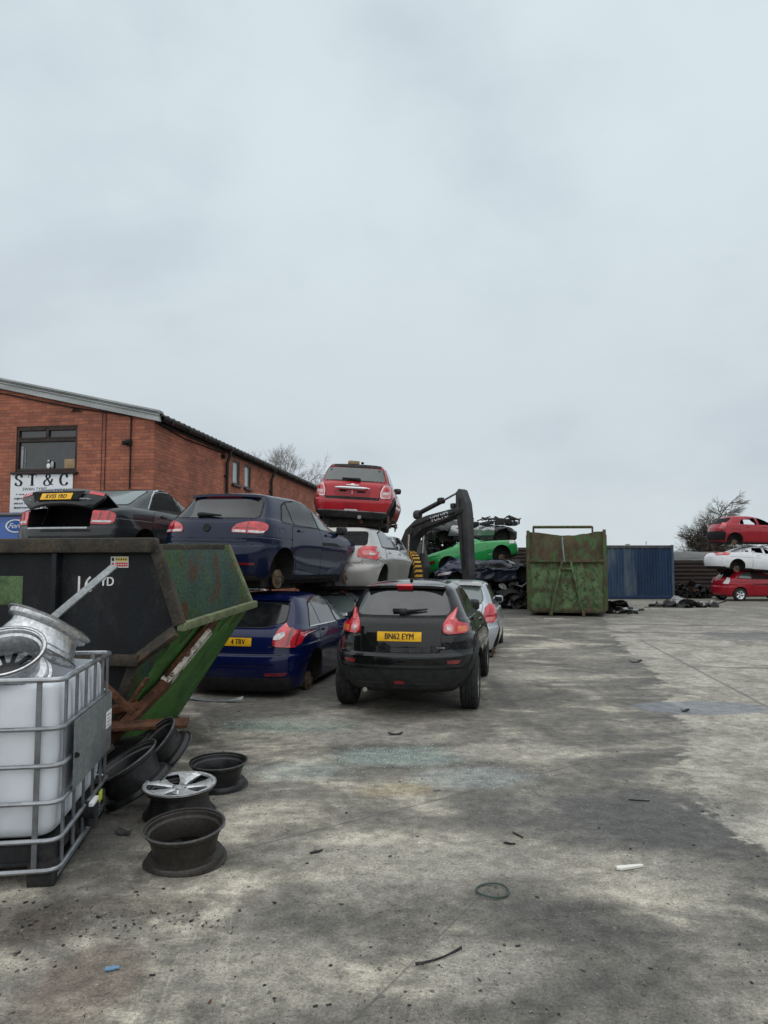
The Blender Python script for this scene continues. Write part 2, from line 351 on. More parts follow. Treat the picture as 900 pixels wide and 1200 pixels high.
    h = math_(nt, 'ADD', math_(nt, 'MULTIPLY', n_mid, 1.2), math_(nt, 'ADD', math_(nt, 'MULTIPLY', n_fin, .7), math_(nt, 'MULTIPLY', n_grn, .35)))
    bump(nt, p, h, .55, .02)
    return m

# ------------------------------------------------------------------ objects
def tag(o, label=None, cat=None, group=None, kind=None):
    if label: o['label'] = label
    if cat: o['category'] = cat
    if group: o['group'] = group
    if kind: o['kind'] = kind
    return o

def thing(name, label, cat, loc=(0, 0, 0), rot=(0, 0, 0), group=None):
    o = bpy.data.objects.new(name, None); COL.objects.link(o)
    o.empty_display_size = .2; o.location = loc; o.rotation_euler = rot
    return tag(o, label, cat, group)

class MB:
    """collects shapes in one bmesh; build() links them as one mesh object"""
    def __init__(s): s.bm = bmesh.new(); s.mats = []
    def mi(s, m):
        m = M[m] if isinstance(m, str) else m
        if m not in s.mats: s.mats.append(m)
        return s.mats.index(m)
    def geo(s, verts, faces, m, Mx=None, smooth=False):
        i = s.mi(m)
        vs = [s.bm.verts.new(Mx @ Vector(v) if Mx else v) for v in verts]
        for f in faces:
            try:
                fc = s.bm.faces.new([vs[k] for k in f]); fc.material_index = i; fc.smooth = smooth
            except ValueError: pass
        return vs
    def box(s, c, size, m, Mx=None, rot=None, bev=0.0):
        t = bmesh.new(); bmesh.ops.create_cube(t, size=1)
        bmesh.ops.scale(t, vec=size, verts=t.verts)
        if bev: bmesh.ops.bevel(t, geom=t.edges[:], offset=bev, segments=2, affect='EDGES', profile=.6)
        A = Matrix.Translation(c)
        if rot is not None: A = A @ (rot if isinstance(rot, Matrix) else Matrix.Rotation(rot, 4, 'Z'))
        if Mx: A = Mx @ A
        s.add(t, m, A); t.free()
    def add(s, t, m, A=None, smooth=False):
        t.verts.index_update()
        s.geo([v.co.copy() for v in t.verts], [[v.index for v in f.verts] for f in t.faces], m, A, smooth)
    def tube(s, pts, r, m, seg=8, closed=False, cap=True, Mx=None):
        pts = [Vector(p) for p in pts]
        rr = r if isinstance(r, (list, tuple)) else [r] * len(pts)
        n = len(pts); vs = []; prev = None
        for i, p in enumerate(pts):
            if closed: t = pts[(i + 1) % n] - pts[i - 1]
            else: t = pts[min(i + 1, n - 1)] - pts[max(i - 1, 0)]
            t.normalize()
            if prev is None:
                a = Vector((0, 0, 1)) if abs(t.z) < .9 else Vector((1, 0, 0))
                u = t.cross(a).normalized()
            else: u = (prev - t * prev.dot(t)).normalized()
            prev = u; w = t.cross(u)
            vs += [p + (u * math.cos(2 * math.pi * k / seg) + w * math.sin(2 * math.pi * k / seg)) * rr[i] for k in range(seg)]
        fs = []
        for i in range(n if closed else n - 1):
            j = (i + 1) % n
            for k in range(seg): fs.append((i * seg + k, i * seg + (k + 1) % seg, j * seg + (k + 1) % seg, j * seg + k))
        if cap and not closed:
            fs.append(tuple(range(seg))[::-1]); fs.append(tuple((n - 1) * seg + k for k in range(seg)))
        s.geo(vs, fs, m, Mx, True)
    def lathe(s, prof, m, seg=40, Mx=None, closed=False, smooth=True):
        n = len(prof); vs = []; fs = []
        for i in range(seg):
            a = 2 * math.pi * i / seg
            vs += [(r * math.cos(a), r * math.sin(a), h) for r, h in prof]
        for i in range(seg):
            j = (i + 1) % seg
            for k in range(n if closed else n - 1):
                l = (k + 1) % n
                fs.append((i * n + k, j * n + k, j * n + l, i * n + l))
        s.geo(vs, fs, m, Mx, smooth)
    def prism(s, poly, d0, d1, m, Mx=None, bev=0.0):
        """poly in local xz, extruded along y from d0 to d1"""
        n = len(poly)
        t = bmesh.new()
        a = [t.verts.new((x, d0, z)) for x, z in poly]; b = [t.verts.new((x, d1, z)) for x, z in poly]
        t.faces.new(a[::-1]) ; t.faces.new(b)
        for i in range(n): t.faces.new((a[i], a[(i + 1) % n], b[(i + 1) % n], b[i]))
        bmesh.ops.recalc_face_normals(t, faces=t.faces)
        if bev: bmesh.ops.bevel(t, geom=t.edges[:], offset=bev, segments=2, affect='EDGES', profile=.6)
        s.add(t, m, Mx); t.free()
    def blob(s, c, size, m, p=.6, Mx=None, nu=16, nv=10):
        vs = []; fs = []
        f = lambda v, e: math.copysign(abs(v) ** e, v)
        for j in range(nv + 1):
            b = -math.pi / 2 + math.pi * j / nv
            for i in range(nu):
                a = 2 * math.pi * i / nu
                vs.append((c[0] + size[0] * f(math.cos(b), p) * f(math.cos(a), p), c[1] + size[1] * f(math.cos(b), p) * f(math.sin(a), p), c[2] + size[2] * f(math.sin(b), p)))
        for j in range(nv):
            for i in range(nu):
                k = (i + 1) % nu
                fs.append((j * nu + i, j * nu + k, (j + 1) * nu + k, (j + 1) * nu + i))
        s.geo(vs, fs, m, Mx, True)
    def text(s, body, size, m, Mx, xs=1.0, off=0.0, ext=.001, align='CENTER', spacing=1.0):
        cu = bpy.data.curves.new('lettering', 'FONT'); cu.body = body; cu.size = size
        cu.align_x = align; cu.align_y = 'CENTER'; cu.extrude = ext; cu.resolution_u = 3; cu.space_character = spacing
        o = bpy.data.objects.new('lettering', cu); COL.objects.link(o)
        dg = bpy.context.evaluated_depsgraph_get()
        me = bpy.data.meshes.new_from_object(o.evaluated_get(dg))
        for k, d in enumerate((0,) if off <= 0 else (-off, off)):
            s.geo([(v.co.x * xs + d, v.co.y, v.co.z + k * .0002) for v in me.vertices], [list(f.vertices) for f in me.polygons], m, Mx)
        bpy.data.objects.remove(o); bpy.data.curves.remove(cu); bpy.data.meshes.remove(me)
    def build(s, name, parent=None, sharp=35, weld=True):
        if weld: bmesh.ops.remove_doubles(s.bm, verts=s.bm.verts, dist=1e-5)
        me = bpy.data.meshes.new(name)
        s.bm.to_mesh(me); s.bm.free()
        for m in s.mats: me.materials.append(m)
        for f in me.polygons: f.use_smooth = True
        me.set_sharp_from_angle(angle=R(sharp))
        o = bpy.data.objects.new(name, me); COL.objects.link(o)
        if parent: o.parent = parent
        return o

def frame_to(origin, xdir, zdir):
    """matrix with local x along xdir and local z along zdir"""
    x = Vector(xdir).normalized(); z = Vector(zdir).normalized(); x = (x - z * x.dot(z)).normalized(); y = z.cross(x)
    m = Matrix((x, y, z)).transposed().to_4x4(); m.translation = origin
    return m

def copy_tree(o, parent=None):
    c = o.copy(); COL.objects.link(c)
    if parent: c.parent = parent
    for ch in list(o.children): copy_tree(ch, c)
    return c

def round_poly(pts, r, n=4):
    out = []; k = len(pts)
    for i in range(k):
        p = Vector(pts[i]); a = Vector(pts[i - 1]); b = Vector(pts[(i + 1) % k])
        ra = min(r, (a - p).length * .45); rb = min(r, (b - p).length * .45)
        q0 = p + (a - p).normalized() * ra; q1 = p + (b - p).normalized() * rb
        for j in range(n + 1):
            t = j / n
            out.append(tuple(q0 * (1 - t) ** 2 + p * 2 * t * (1 - t) + q1 * t * t))
    return out
# ------------------------------------------------------------------ cars
VIEWS = {'rear': ((1, 0, 0), (0, 0, 1), (0, 1, 0)), 'front': ((1, 0, 0), (0, 0, 1), (0, -1, 0)),
         'right': ((0, 1, 0), (0, 0, 1), (-1, 0, 0)), 'left': ((0, 1, 0), (0, 0, 1), (1, 0, 0)), 'top': ((1, 0, 0), (0, 1, 0), (0, 0, -1))}

def catmull(rows, k):
    out = []
    n = len(rows)
    for i in range(n - 1):
        p0, p1, p2, p3 = rows[max(i - 1, 0)], rows[i], rows[i + 1], rows[min(i + 2, n - 1)]
        for j in range(k):
            t = j / k
            out.append([.5 * (2 * b + (c - a) * t + (2 * a - 5 * b + 4 * c - d) * t * t + (3 * b - a - 3 * c + d) * t ** 3) for a, b, c, d in zip(p0, p1, p2, p3)])
    out.append(list(rows[-1]))
    return out

def add_crease(rows, crease):
    """press a character line into the flanks: the skin steps in by d just above height z"""
    if not crease: return rows
    z, d = crease; out = []; done = False
    for a, b in zip(rows, rows[1:]):
        out.append(a)
        if not done and a[0] < z <= b[0]:
            t = (z - a[0]) / (b[0] - a[0]); m = [p + (q - p) * t for p, q in zip(a, b)]
            m2 = list(m); m2[0] += .010; m2[1] += d * .6; m2[4] -= d; m2[2] += .004
            out += [m, m2]; done = True
    out.append(rows[-1]); res = []; seen = False
    for r in out:
        r = list(r)
        if r[0] > z + .011: r[4] -= d * max(0, 1 - (r[0] - z) / .22); r[1] += d * .6 * max(0, 1 - (r[0] - z) / .22)
        res.append(r)
    return res

class Car:
    """body lofted from height rows (z rear, y rear, z front, y front, half width); every panel, pane and lamp is laid on that surface"""
    def __init__(s, name, label, rows, L, W, axles, hub_z, Ra, pnt, loc, heading, roll=0, pitch=0, group=None, cd=.52, cdf=.9, pw=3.3,
                 flare=.02, boxes=(), cabin=None, crease=(.80, .011), crumple=0.0, squash=None, cat='car'):
        s.root = thing(name, label, cat, loc, (R(pitch), R(roll), -R(heading)), group)
        s.L, s.W, s.ax, s.hz, s.Ra, s.pnt = L, W, axles, hub_z, Ra, pnt
        s.kids = []
        fine = add_crease(catmull(rows, 5), crease)
        na, ns = 12, 26
        bm = bmesh.new(); rings = []
        for zr, yr, zf, yf, w in fine:
            w = max(w, 0); g = min(1.0, (w / W)) ** 1.8; c1, c2 = cd * g + .02, cdf * min(1, g * 1.1) + .02
            k = min(1.0, (yf - yr) / (c1 + c2) * .98); a, b = c1 * k, c2 * k
            half = []
            for i in range(na + 1):
                t = math.pi / 2 * i / na
                half.append((w * math.sin(t) ** (2 / pw), yr + a * (1 - math.cos(t) ** (2 / pw))))
            for i in range(1, ns): half.append((w, yr + a + (yf - b - yr - a) * i / ns))
            for i in range(na, -1, -1):
                t = math.pi / 2 * i / na
                half.append((w * math.sin(t) ** (2 / pw), yf - b * (1 - math.cos(t) ** (2 / pw))))
            ring = []
            for x, y in half:
                t = (y - yr) / max(yf - yr, 1e-4); z = zr + (zf - zr) * t
                q = (y - L / 2) / (L / 2)
                x *= 1 - .035 * abs(q) ** 3
                if w > .3 * W:
                    for ya in axles: x += flare * math.exp(-((y - ya) / .36) ** 2 - ((z - hub_z - .27) / .17) ** 2) * min(1, x / (.8 * W))
                ring.append((x, y, z))
            rings.append(ring)
        nr = len(rings[0]); V = {}
        def vert(i, j, sg):
            x, y, z = rings[i][j]
            if x < 1e-4: sg = 1; x = 0
            key = (round(sg * x, 4), round(y, 4), round(z, 4))
            if key not in V: V[key] = bm.verts.new((sg * x, y, z))
            return V[key]
        for sg in (1, -1):
            for i in range(len(rings) - 1):
                for j in range(nr - 1):
                    q = [vert(i, j, sg), vert(i, j + 1, sg), vert(i + 1, j + 1, sg), vert(i + 1, j, sg)]
                    u = []
                    for v in q:
                        if v not in u: u.append(v)
                    if len(u) >= 3:
                        try: bm.faces.new(u if sg > 0 else u[::-1])
                        except ValueError: pass
        # close the underside
        b = rings[0]
        for j in range(nr - 1):
            q = [vert(0, j, 1), vert(0, j, -1), vert(0, j + 1, -1), vert(0, j + 1, 1)]
            u = []
            for v in q:
                if v not in u: u.append(v)
            if len(u) >= 3:
                try: bm.faces.new(u)
                except ValueError: pass
        bmesh.ops.recalc_face_normals(bm, faces=bm.faces)
        def deform(bm_):
            if not (squash or crumple): return
            for v in bm_.verts:
                p = v.co.copy()
                if squash: v.co = squash(p)
                if crumple: v.co += mnoise.noise_vector(p * 1.7 + Vector((3, loc[0], 7))) * crumple + mnoise.noise_vector(p * 5 + Vector((1, loc[1], 2))) * crumple * .45
        me = bpy.data.meshes.new('body')
        for f in bm.faces: f.material_index = 1 if (f.normal.z < -.6 and f.calc_center_median().z < rows[0][0] + .12) else 0
        bm.to_mesh(me); deform(bm)
        s.bvh = BVHTree.FromBMesh(bm)
        bm.free()
        for m in (pnt, 'under', 'seal', 'plastic', 'hole'): me.materials.append(M[m])
        tmp = bpy.data.objects.new('body', me); COL.objects.link(tmp)
        cut = MB()
        for ya in axles:
            for sg in (1, -1):
                A = Matrix.Translation((sg * (W - .34 + .5), ya, hub_z + .02)) @ Matrix.Rotation(R(90), 4, 'Y')
                cut.lathe([(0, -.5), (Ra, -.5), (Ra, .5), (0, .5)], 'under', 48, A)
        for c, sz, mt in boxes:
            if sz is None: cut.prism(c, -1.6, 1.6, mt, Matrix(((0, 1, 0, 0), (1, 0, 0, 0), (0, 0, 1, 0), (0, 0, 0, 1))))
            else: cut.box(c, sz, mt)
        bmesh.ops.recalc_face_normals(cut.bm, faces=cut.bm.faces)
        for f in cut.bm.faces: f.material_index = 1 if M['under'] == cut.mats[f.material_index] else 4
        cme = bpy.data.meshes.new('cut'); bmesh.ops.remove_doubles(cut.bm, verts=cut.bm.verts, dist=1e-5); cut.bm.to_mesh(cme); cut.bm.free()
        for m in (pnt, 'under', 'seal', 'plastic', 'hole'): cme.materials.append(M[m])
        co = bpy.data.objects.new('cut', cme); COL.objects.link(co)
        md = tmp.modifiers.new('b', 'BOOLEAN'); md.operation = 'DIFFERENCE'; md.solver = 'EXACT'; md.object = co
        try: md.material_mode = 'INDEX'
        except Exception: pass
        extra = []
        if cabin:
            cc = MB(); cc.prism(cabin[0], -cabin[1], cabin[1], 'hole', Matrix(((0, 1, 0, 0), (1, 0, 0, 0), (0, 0, 1, 0), (0, 0, 0, 1))))
            bmesh.ops.recalc_face_normals(cc.bm, faces=cc.bm.faces)
            for f in cc.bm.faces: f.material_index = 4
            m3 = bpy.data.meshes.new('cabin'); cc.bm.to_mesh(m3); cc.bm.free()
            for m in (pnt, 'under', 'seal', 'plastic', 'hole'): m3.materials.append(M[m])
            o3 = bpy.data.objects.new('cabin', m3); COL.objects.link(o3); extra.append(o3)
            md = tmp.modifiers.new('c', 'BOOLEAN'); md.operation = 'DIFFERENCE'; md.solver = 'EXACT'; md.object = o3
        dg = bpy.context.evaluated_depsgraph_get()
        me2 = bpy.data.meshes.new_from_object(tmp.evaluated_get(dg))
        s.body = MB(); s.body.bm.from_mesh(me2); deform(s.body.bm)
        s.body.mats = [M[m] for m in (pnt, 'under', 'seal', 'plastic', 'hole')]
        for o in [tmp, co] + extra: bpy.data.objects.remove(o)
        for m in (me, me2, cme): bpy.data.meshes.remove(m)

    def project(s, p2, view):
        u, v, d = (Vector(q) for q in VIEWS[view])
        o = u * p2[0] + v * p2[1] - d * 9
        h = s.bvh.ray_cast(o, d)
        if h[0] is None:
            mid = Vector((0, s.L / 2, .7)); q = u * p2[0] + v * p2[1]
            q += d * (mid.dot(d) - s.L * .45 * (1 if view in ('rear', 'front') else .2))
            h = s.bvh.find_nearest(q)
        n = h[1]
        if n.dot(d) > 0: n = -n
        return h[0], n

    def lay(s, mb, m, view, poly, off=.004, thick=.012, res=.09, rnd=.02):
        """lay a polygon drawn in that view on the body surface as a thin raised sheet with edges"""
        if rnd: poly = round_poly(poly, rnd)
        t = bmesh.new()
        t.faces.new([t.verts.new((a, b, 0)) for a, b in poly])
        xs = [a for a, b in poly]; ys = [b for a, b in poly]
        for ax, lo, hi in ((0, min(xs), max(xs)), (1, min(ys), max(ys))):
            n = int((hi - lo) / res)
            for i in range(1, n + 1):
                co = [0, 0, 0]; no = [0, 0, 0]; co[ax] = lo + (hi - lo) * i / (n + 1); no[ax] = 1
                bmesh.ops.bisect_plane(t, geom=t.verts[:] + t.edges[:] + t.faces[:], plane_co=co, plane_no=no)
        outer = {}; inner = {}
        for v in t.verts:
            l, n = s.project((v.co.x, v.co.y), view)
            outer[v] = l + n * off; inner[v] = l - n * thick
        d = Vector(VIEWS[view][2])
        idx = s.body.mi(m) if mb is s.body else mb.mi(m)
        V = {v: mb.bm.verts.new(outer[v]) for v in t.verts}
        for f in t.faces:
            vs = [V[v] for v in f.verts]
            try: nf = mb.bm.faces.new(vs)
            except ValueError: continue
            nf.normal_update()
            if nf.normal.dot(d) > 0: nf.normal_flip()
            nf.material_index = idx; nf.smooth = True
        if thick > 0:
            I = {}
            for e in t.edges:
                if len(e.link_faces) == 1:
                    a, b = e.verts
                    for v in (a, b):
                        if v not in I: I[v] = mb.bm.verts.new(inner[v])
                    try: nf = mb.bm.faces.new((V[a], V[b], I[b], I[a])); nf.material_index = idx
                    except ValueError: pass
        t.free()

    def part(s, name, m, view, poly, parent=None, mirror=False, gap=0.0, more=(), label=None, **kw):
        """a laid panel as a part; with mirror its twin on the other side is a part of its own"""
        out = []
        for side in ((0, 1) if mirror else (0,)):
            vw = view; pl = poly
            if side:
                if view == 'right': vw = 'left'
                else: pl = [(-a, b) for a, b in poly][::-1]
            mb = MB(); s.lay(mb, m, vw, pl, **kw)
            for mm, mview, mpoly, mkw in more:
                mv = mview; mp = mpoly
                if side:
                    if mview == 'right': mv = 'left'
                    else: mp = [(-a, b) for a, b in mpoly][::-1]
                s.lay(mb, mm, mv, mp, **mkw)
            if gap:
                g = grow(pl, gap)
                s.lay(s.body, 'seal', vw, g, off=.0012, thick=0, res=.09, rnd=kw.get('rnd', .02))
            o = mb.build(name, None, weld=False)
            p = parent[min(side, len(parent) - 1)] if isinstance(parent, list) else parent
            o.parent = p or s.root
            if label: o['label'] = label
            out.append(o)
        return out

    def trim(s, m, view, poly, mirror=False, **kw):
        """markings, gaps and mouldings that belong to the body shell itself"""
        for side in ((0, 1) if mirror else (0,)):
            vw = view; pl = poly
            if side:
                if view == 'right': vw = 'left'
                else: pl = [(-a, b) for a, b in poly][::-1]
            s.lay(s.body, m, vw, pl, **kw)

    def line(s, view, pts, w=.007, m='seal', mirror=False, off=.0015):
        for (a, b), (c, d) in zip(pts, pts[1:]):
            L = math.hypot(c - a, d - b); nx, ny = -(d - b) / L * w / 2, (c - a) / L * w / 2
            s.trim(m, view, [(a + nx, b + ny), (a - nx, b - ny), (c - nx, d - ny), (c + nx, d + ny)], mirror, off=off, thick=0, rnd=0, res=.1)

    def handle(s, parent, view, y, z, m, n=1, L=.2):
        for p, vw in zip(parent, (view, 'left')):
            mb = MB(); s.lay(mb, m, vw, [(y, z), (y + L, z + .008), (y + L, z + .038), (y, z + .03)], off=.028, thick=.02, rnd=.012)
            o = mb.build('handle', p, weld=False)

    def mirrors(s, y, z, m, size=(.10, .085, .075), foot=.05, dx=.12):
        for sg, vw in ((1, 'right'), (-1, 'left')):
            l, n = s.project((y, z), vw)
            mb = MB(); c = l + Vector((sg * dx, -.02, .03))
            mb.blob(c, size, m, .55)
            mb.tube([l - Vector((sg * .02, 0, 0)), c - Vector((sg * .04, 0, .04))], .028, 'plastic', 8)
            mb.box(c + Vector((0, -size[1] * .93, 0)), (size[0] * 1.6, .012, size[2] * 1.5), 'glass', bev=.004)
            mb.build('door_mirror', s.root)

    def plate(s, text, x, z, w=.52, h=.111, m='plate_yellow', parent=None, tilt=None, size=.098, ink='ink', off=.014):
        l, n = s.project((x, z), 'rear')
        n = Vector((0, n.y, n.z)).normalized() if tilt is None else tilt
        Mx = frame_to(l + n * off, (1, 0, 0), n)
        mb = MB(); mb.box((0, 0, 0), (w, h, .006), m, Mx, bev=.002)
        if text: mb.text(text, size, ink, Mx @ Matrix.Translation((0, -.002, .0045)), .80, .0022, spacing=.98)
        return mb.build('number_plate', parent or s.root, weld=False)

    def badge(s, body, x, z, size, m='badge', parent=None, name='badge', xs=1.0):
        l, n = s.project((x, z), 'rear'); n = Vector((n.x * .5, n.y, n.z)).normalized()
        mb = MB(); mb.text(body, size, m, frame_to(l + n * .008, (1, -n.x / n.y if n.y else 0, 0), n), xs, .001, .003)
        return mb.build(name, parent or s.root, weld=False)

    def round_badge(s, x, z, r, m='badge', parent=None):
        l, n = s.project((x, z), 'rear'); n = Vector((0, n.y, n.z)).normalized()
        mb = MB(); A = frame_to(l + n * .004, (1, 0, 0), n)
        mb.lathe([(0, .008), (r * .78, .010), (r * .80, .014), (r, .012), (r * 1.02, -.01)], m, 28, A)
        return mb.build('badge', parent or s.root)

    def wiper(s, x0, z0, x1, z1, parent=None, w=.022):
        pts = []
        for i in range(7):
            t = i / 6; l, n = s.project((x0 + (x1 - x0) * t, z0 + (z1 - z0) * t), 'rear'); pts.append(l + n * .03)
        mb = MB(); mb.tube(pts, [w * 1.1, w, w * .8, w * .7, w * .6, w * .5, w * .4], 'seal', 8)
        mb.blob(pts[0], (.05, .035, .035), 'plastic', .8)
        return mb.build('wiper', parent or s.root)

    def wheels(s, kinds, tr=.31, tw=.205, rr=.215, spokes=5, inset=.015, rim='alloy', drop=.09):
        for (i, sg), k in zip(((0, 1), (0, -1), (1, 1), (1, -1)), kinds):
            if not k: continue
            c = (sg * (s.W - inset - tw / 2), s.ax[i], s.hz)
            A = Matrix.Translation(c) @ Matrix.Rotation(R(90) * sg, 4, 'Y')
            if k == 'wheel':
                mb = MB(); rim_geo(mb, A @ Matrix.Rotation(random.random() * 6, 4, 'Z'), rr, tw * .92, rim, rim, spokes)
                o = mb.build('wheel', s.root)
                tb = MB(); h = tw / 2
                tb.lathe([(rr - .01, -h * .9), (rr + .02, -h), (tr - .05, -h * 1.02), (tr - .018, -h * .93), (tr, -h * .72), (tr, -h * .38), (tr - .008, -h * .36), (tr - .008, -h * .30), (tr, -h * .28),
                          (tr, -h * .05), (tr - .008, -h * .03), (tr - .008, h * .03), (tr, h * .05), (tr, h * .28), (tr - .008, h * .30), (tr - .008, h * .36), (tr, h * .38), (tr, h * .72),
                          (tr - .018, h * .93), (tr - .05, h * 1.02), (rr + .02, h), (rr - .01, h * .9)], 'tyre', 56, A)
                tb.build('tyre', o)
            else:
                mb = MB(); B = Matrix.Translation((sg * (s.W - .12), s.ax[i], s.hz - drop)) @ Matrix.Rotation(R(90) * sg, 4, 'Y')
                mb.lathe([(.0, .045), (.035, .045), (.04, .03), (.07, .03), (.075, .012), (.138, .012), (.14, .009), (.14, -.010), (.0, -.012)], 'rust_disc', 40, B)
                for q in range(5):
                    a = q * 2 * math.pi / 5
                    mb.tube([(.055 * math.cos(a), .055 * math.sin(a), .02), (.055 * math.cos(a), .055 * math.sin(a), .06)], .007, 'rust_disc', 6, Mx=B)
                mb.box((.0, .12, -.01), (.09, .10, .07), 'under', B, bev=.01)
                mb.tube([(0, 0, -.02), (0, 0, -.45)], .035, 'under', 8, Mx=B)
                mb.build('brake_disc', s.root)

    def floor(s, lo=.03):
        """tank, beams and exhaust hanging under a lifted car"""
        mb = MB(); L = s.L; W = s.W
        mb.box((0, s.ax[0] - .1, .17), (W * 1.5, .35, .16), 'under', bev=.03); mb.box((0, s.ax[0] + .75, .16), (W * 1.2, .7, .22), 'under', bev=.05)
        mb.box((0, s.ax[1], .15), (W * 1.3, .8, .22), 'under', bev=.05); mb.box((0, L * .5, .19), (W * 1.5, L * .6, .1), 'under', bev=.02)
        mb.tube([(.2, .2, .18), (.22, .8, .10), (.1, 1.6, .08), (.1, 2.9, .10)], .04, 'rust', 8); mb.box((-.3, .45, .13), (.5, .28, .2), 'under', bev=.06)
        return mb.build('underbody', s.root, weld=False)

    def finish(s, extra=None):
        if extra: extra(s.body)
        return s.body.build('body', s.root, 40, weld=False)

def grow(poly, d):
    n = len(poly); area = sum(poly[i][0] * poly[(i + 1) % n][1] - poly[(i + 1) % n][0] * poly[i][1] for i in range(n))
    sg = 1 if area > 0 else -1; out = []
    for i in range(n):
        p, a, b = Vector(poly[i]), Vector(poly[i - 1]), Vector(poly[(i + 1) % n])
        e1, e2 = (p - a).normalized(), (b - p).normalized()
        n1, n2 = Vector((e1.y, -e1.x)) * sg, Vector((e2.y, -e2.x)) * sg
        k = (n1 + n2); k /= max(.35, k.length_squared / 2)
        out.append(tuple(p + k * d))
    return out

def rim_geo(mb, A, r, w, m_barrel, m_face, spokes=5, face='five', seg=56):
    """an alloy wheel round local z; the spoked face is at +z"""
    h = w / 2; t = .007
    outer = [(r + .018, h), (r + .018, h - .009), (r + .002, h - .013), (r - .002, h - .038), (r - .008, h - .046), (r - .042, h - .058), (r - .042, h - .084), (r - .018, -h + .046), (r - .005, -h + .035), (r, -h + .013), (r + .016, -h + .009), (r + .016, -h)]
    for zz, rr in ((h, r + .0185), (-h, r + .0165)):
        q = 1 if zz > 0 else -1
        mb.lathe([(rr, zz - q * .008), (rr, zz + q * .0006), (rr - .006, zz + q * .0012)], 'lip', seg, A)
    inner = [(rr - t - (.010 if rr > r else 0), z) for rr, z in outer[::-1]]
    mb.lathe(outer + inner, m_barrel, seg, A, closed=True)
    zf = h - (.03 if face != 'wide' else .016)
    if face == 'wide': mb.lathe([(r - .012, h - .02), (r - .010, h + .001), (r + .016, h + .001), (r + .019, h - .006)], m_face, seg, A)
    R0, R1 = .062, r - .016
    mb.lathe([(0, zf - .022), (.028, zf - .022), (.030, zf - .008), (R0, zf - .012), (R0 + .012, zf - .035), (0, zf - .05)], m_face, 30, A)
    for q in range(spokes):
        B = A @ Matrix.Rotation(2 * math.pi * q / spokes, 4, 'Z')
        k = 5 / spokes
        if face in ('five', 'wide'):
            prof = [(R0 - .012, .024, zf - .010), (r * .45, .036, zf - .004), (r * .75, .066, zf + .006), (R1, .098, zf + .012)] if face == 'wide' else [(R0 - .012, .026 * k, zf - .012), (r * .45, .030 * k, zf - .006), (r * .72, .040 * k, zf), (R1, .062 * k, zf + .006)]
            for a, b in zip(prof, prof[1:]):
                vs = []
                for rr, ww, z in (a, b): vs += [(rr, -ww, z - .004), (rr, -ww * .55, z + .004), (rr, ww * .55, z + .004), (rr, ww, z - .004), (rr, ww * .8, z - (.03 if rr < r * .8 else .012)), (rr, -ww * .8, z - (.03 if rr < r * .8 else .012))]
                mb.geo(vs, [(i, (i + 1) % 6, 6 + (i + 1) % 6, 6 + i) for i in range(6)], m_face, B)
        else:                                           # slim twin spokes
            for sg in (-1, 1):
                vs = []
                for rr, c, ww, z in ((R0 - .01, .012 * sg, .010, zf - .014), (R1, .040 * sg, .014, zf + .004)): vs += [(rr, c - ww, z), (rr, c + ww, z), (rr, c + ww, z - .014), (rr, c - ww, z - .014)]
                mb.geo(vs, [(0, 1, 5, 4), (1, 2, 6, 5), (2, 3, 7, 6), (3, 0, 4, 7)], m_face, B)
    for q in range(5):
        a = 2 * math.pi * (q + .5) / 5
        mb.tube([(.045 * math.cos(a), .045 * math.sin(a), zf - .03), (.045 * math.cos(a), .045 * math.sin(a), zf - .009)], .008, 'seal', 8, Mx=A)

def door_rear(ry, yB, zb, zl=.28, Ra=.36, hz=.31, tail=.3):
    arc = []
    for i in range(5):
        a = R(62 - 17 * i); arc.append((ry + (Ra + .05) * math.cos(a), hz + (Ra + .05) * math.sin(a)))
    return [(ry + tail, zb)] + arc + [(ry + Ra + .07, zl), (yB, zl), (yB, zb)]

def door_front(yB, yA, zb, zbf, zl=.28):
    return [(yB, zl), (yA - .08, zl), (yA, zl + .15), (yA + .02, zbf), (yB, zb)]

def std_hatch(L=4.2, W=.89, H=1.48, z0=.2, wr=1.08, slope=.33, tail=.1):
    """rows of a plain family hatchback, scaled"""
    k = H / 1.48
    return [(z0, .12, z0, L - .1, W - .11), (z0 + .1, .04, z0 + .08, L - .03, W - .05), (.5, 0, .5, L, W - .024), (.66 * k, .01, .64 * k, L, W - .010), (.71 * k, .05, .70 * k, L - .05, W - .005),
            (.82 * k, .055, .75 * k, L - .09, W), (.90 * k, .07, .80 * k, L - .14, W - .012), (1.0 * k, tail, .90 * k, L - .6, W - .042), (wr * k, tail + .06, .98 * k, L - 1.05, W - .080),
            (wr * k + .03, tail + .1, 1.0 * k, L - 1.2, W - .102), (1.25 * k, tail + .1 + slope * .5, 1.25 * k, L - 1.65, W - .18), (1.38 * k, tail + .1 + slope * .85, 1.40 * k, L - 2.05, W - .26),
            (1.435 * k, tail + .1 + slope, 1.45 * k, L - 2.3, W - .315), (1.462 * k, tail + .18 + slope, 1.474 * k, L - 2.5, W - .45), (1.475 * k, tail + .4 + slope, 1.483 * k, L - 2.6, W - .65), (1.478 * k, tail + .7 + slope, 1.485 * k, L - 2.7, 0)]

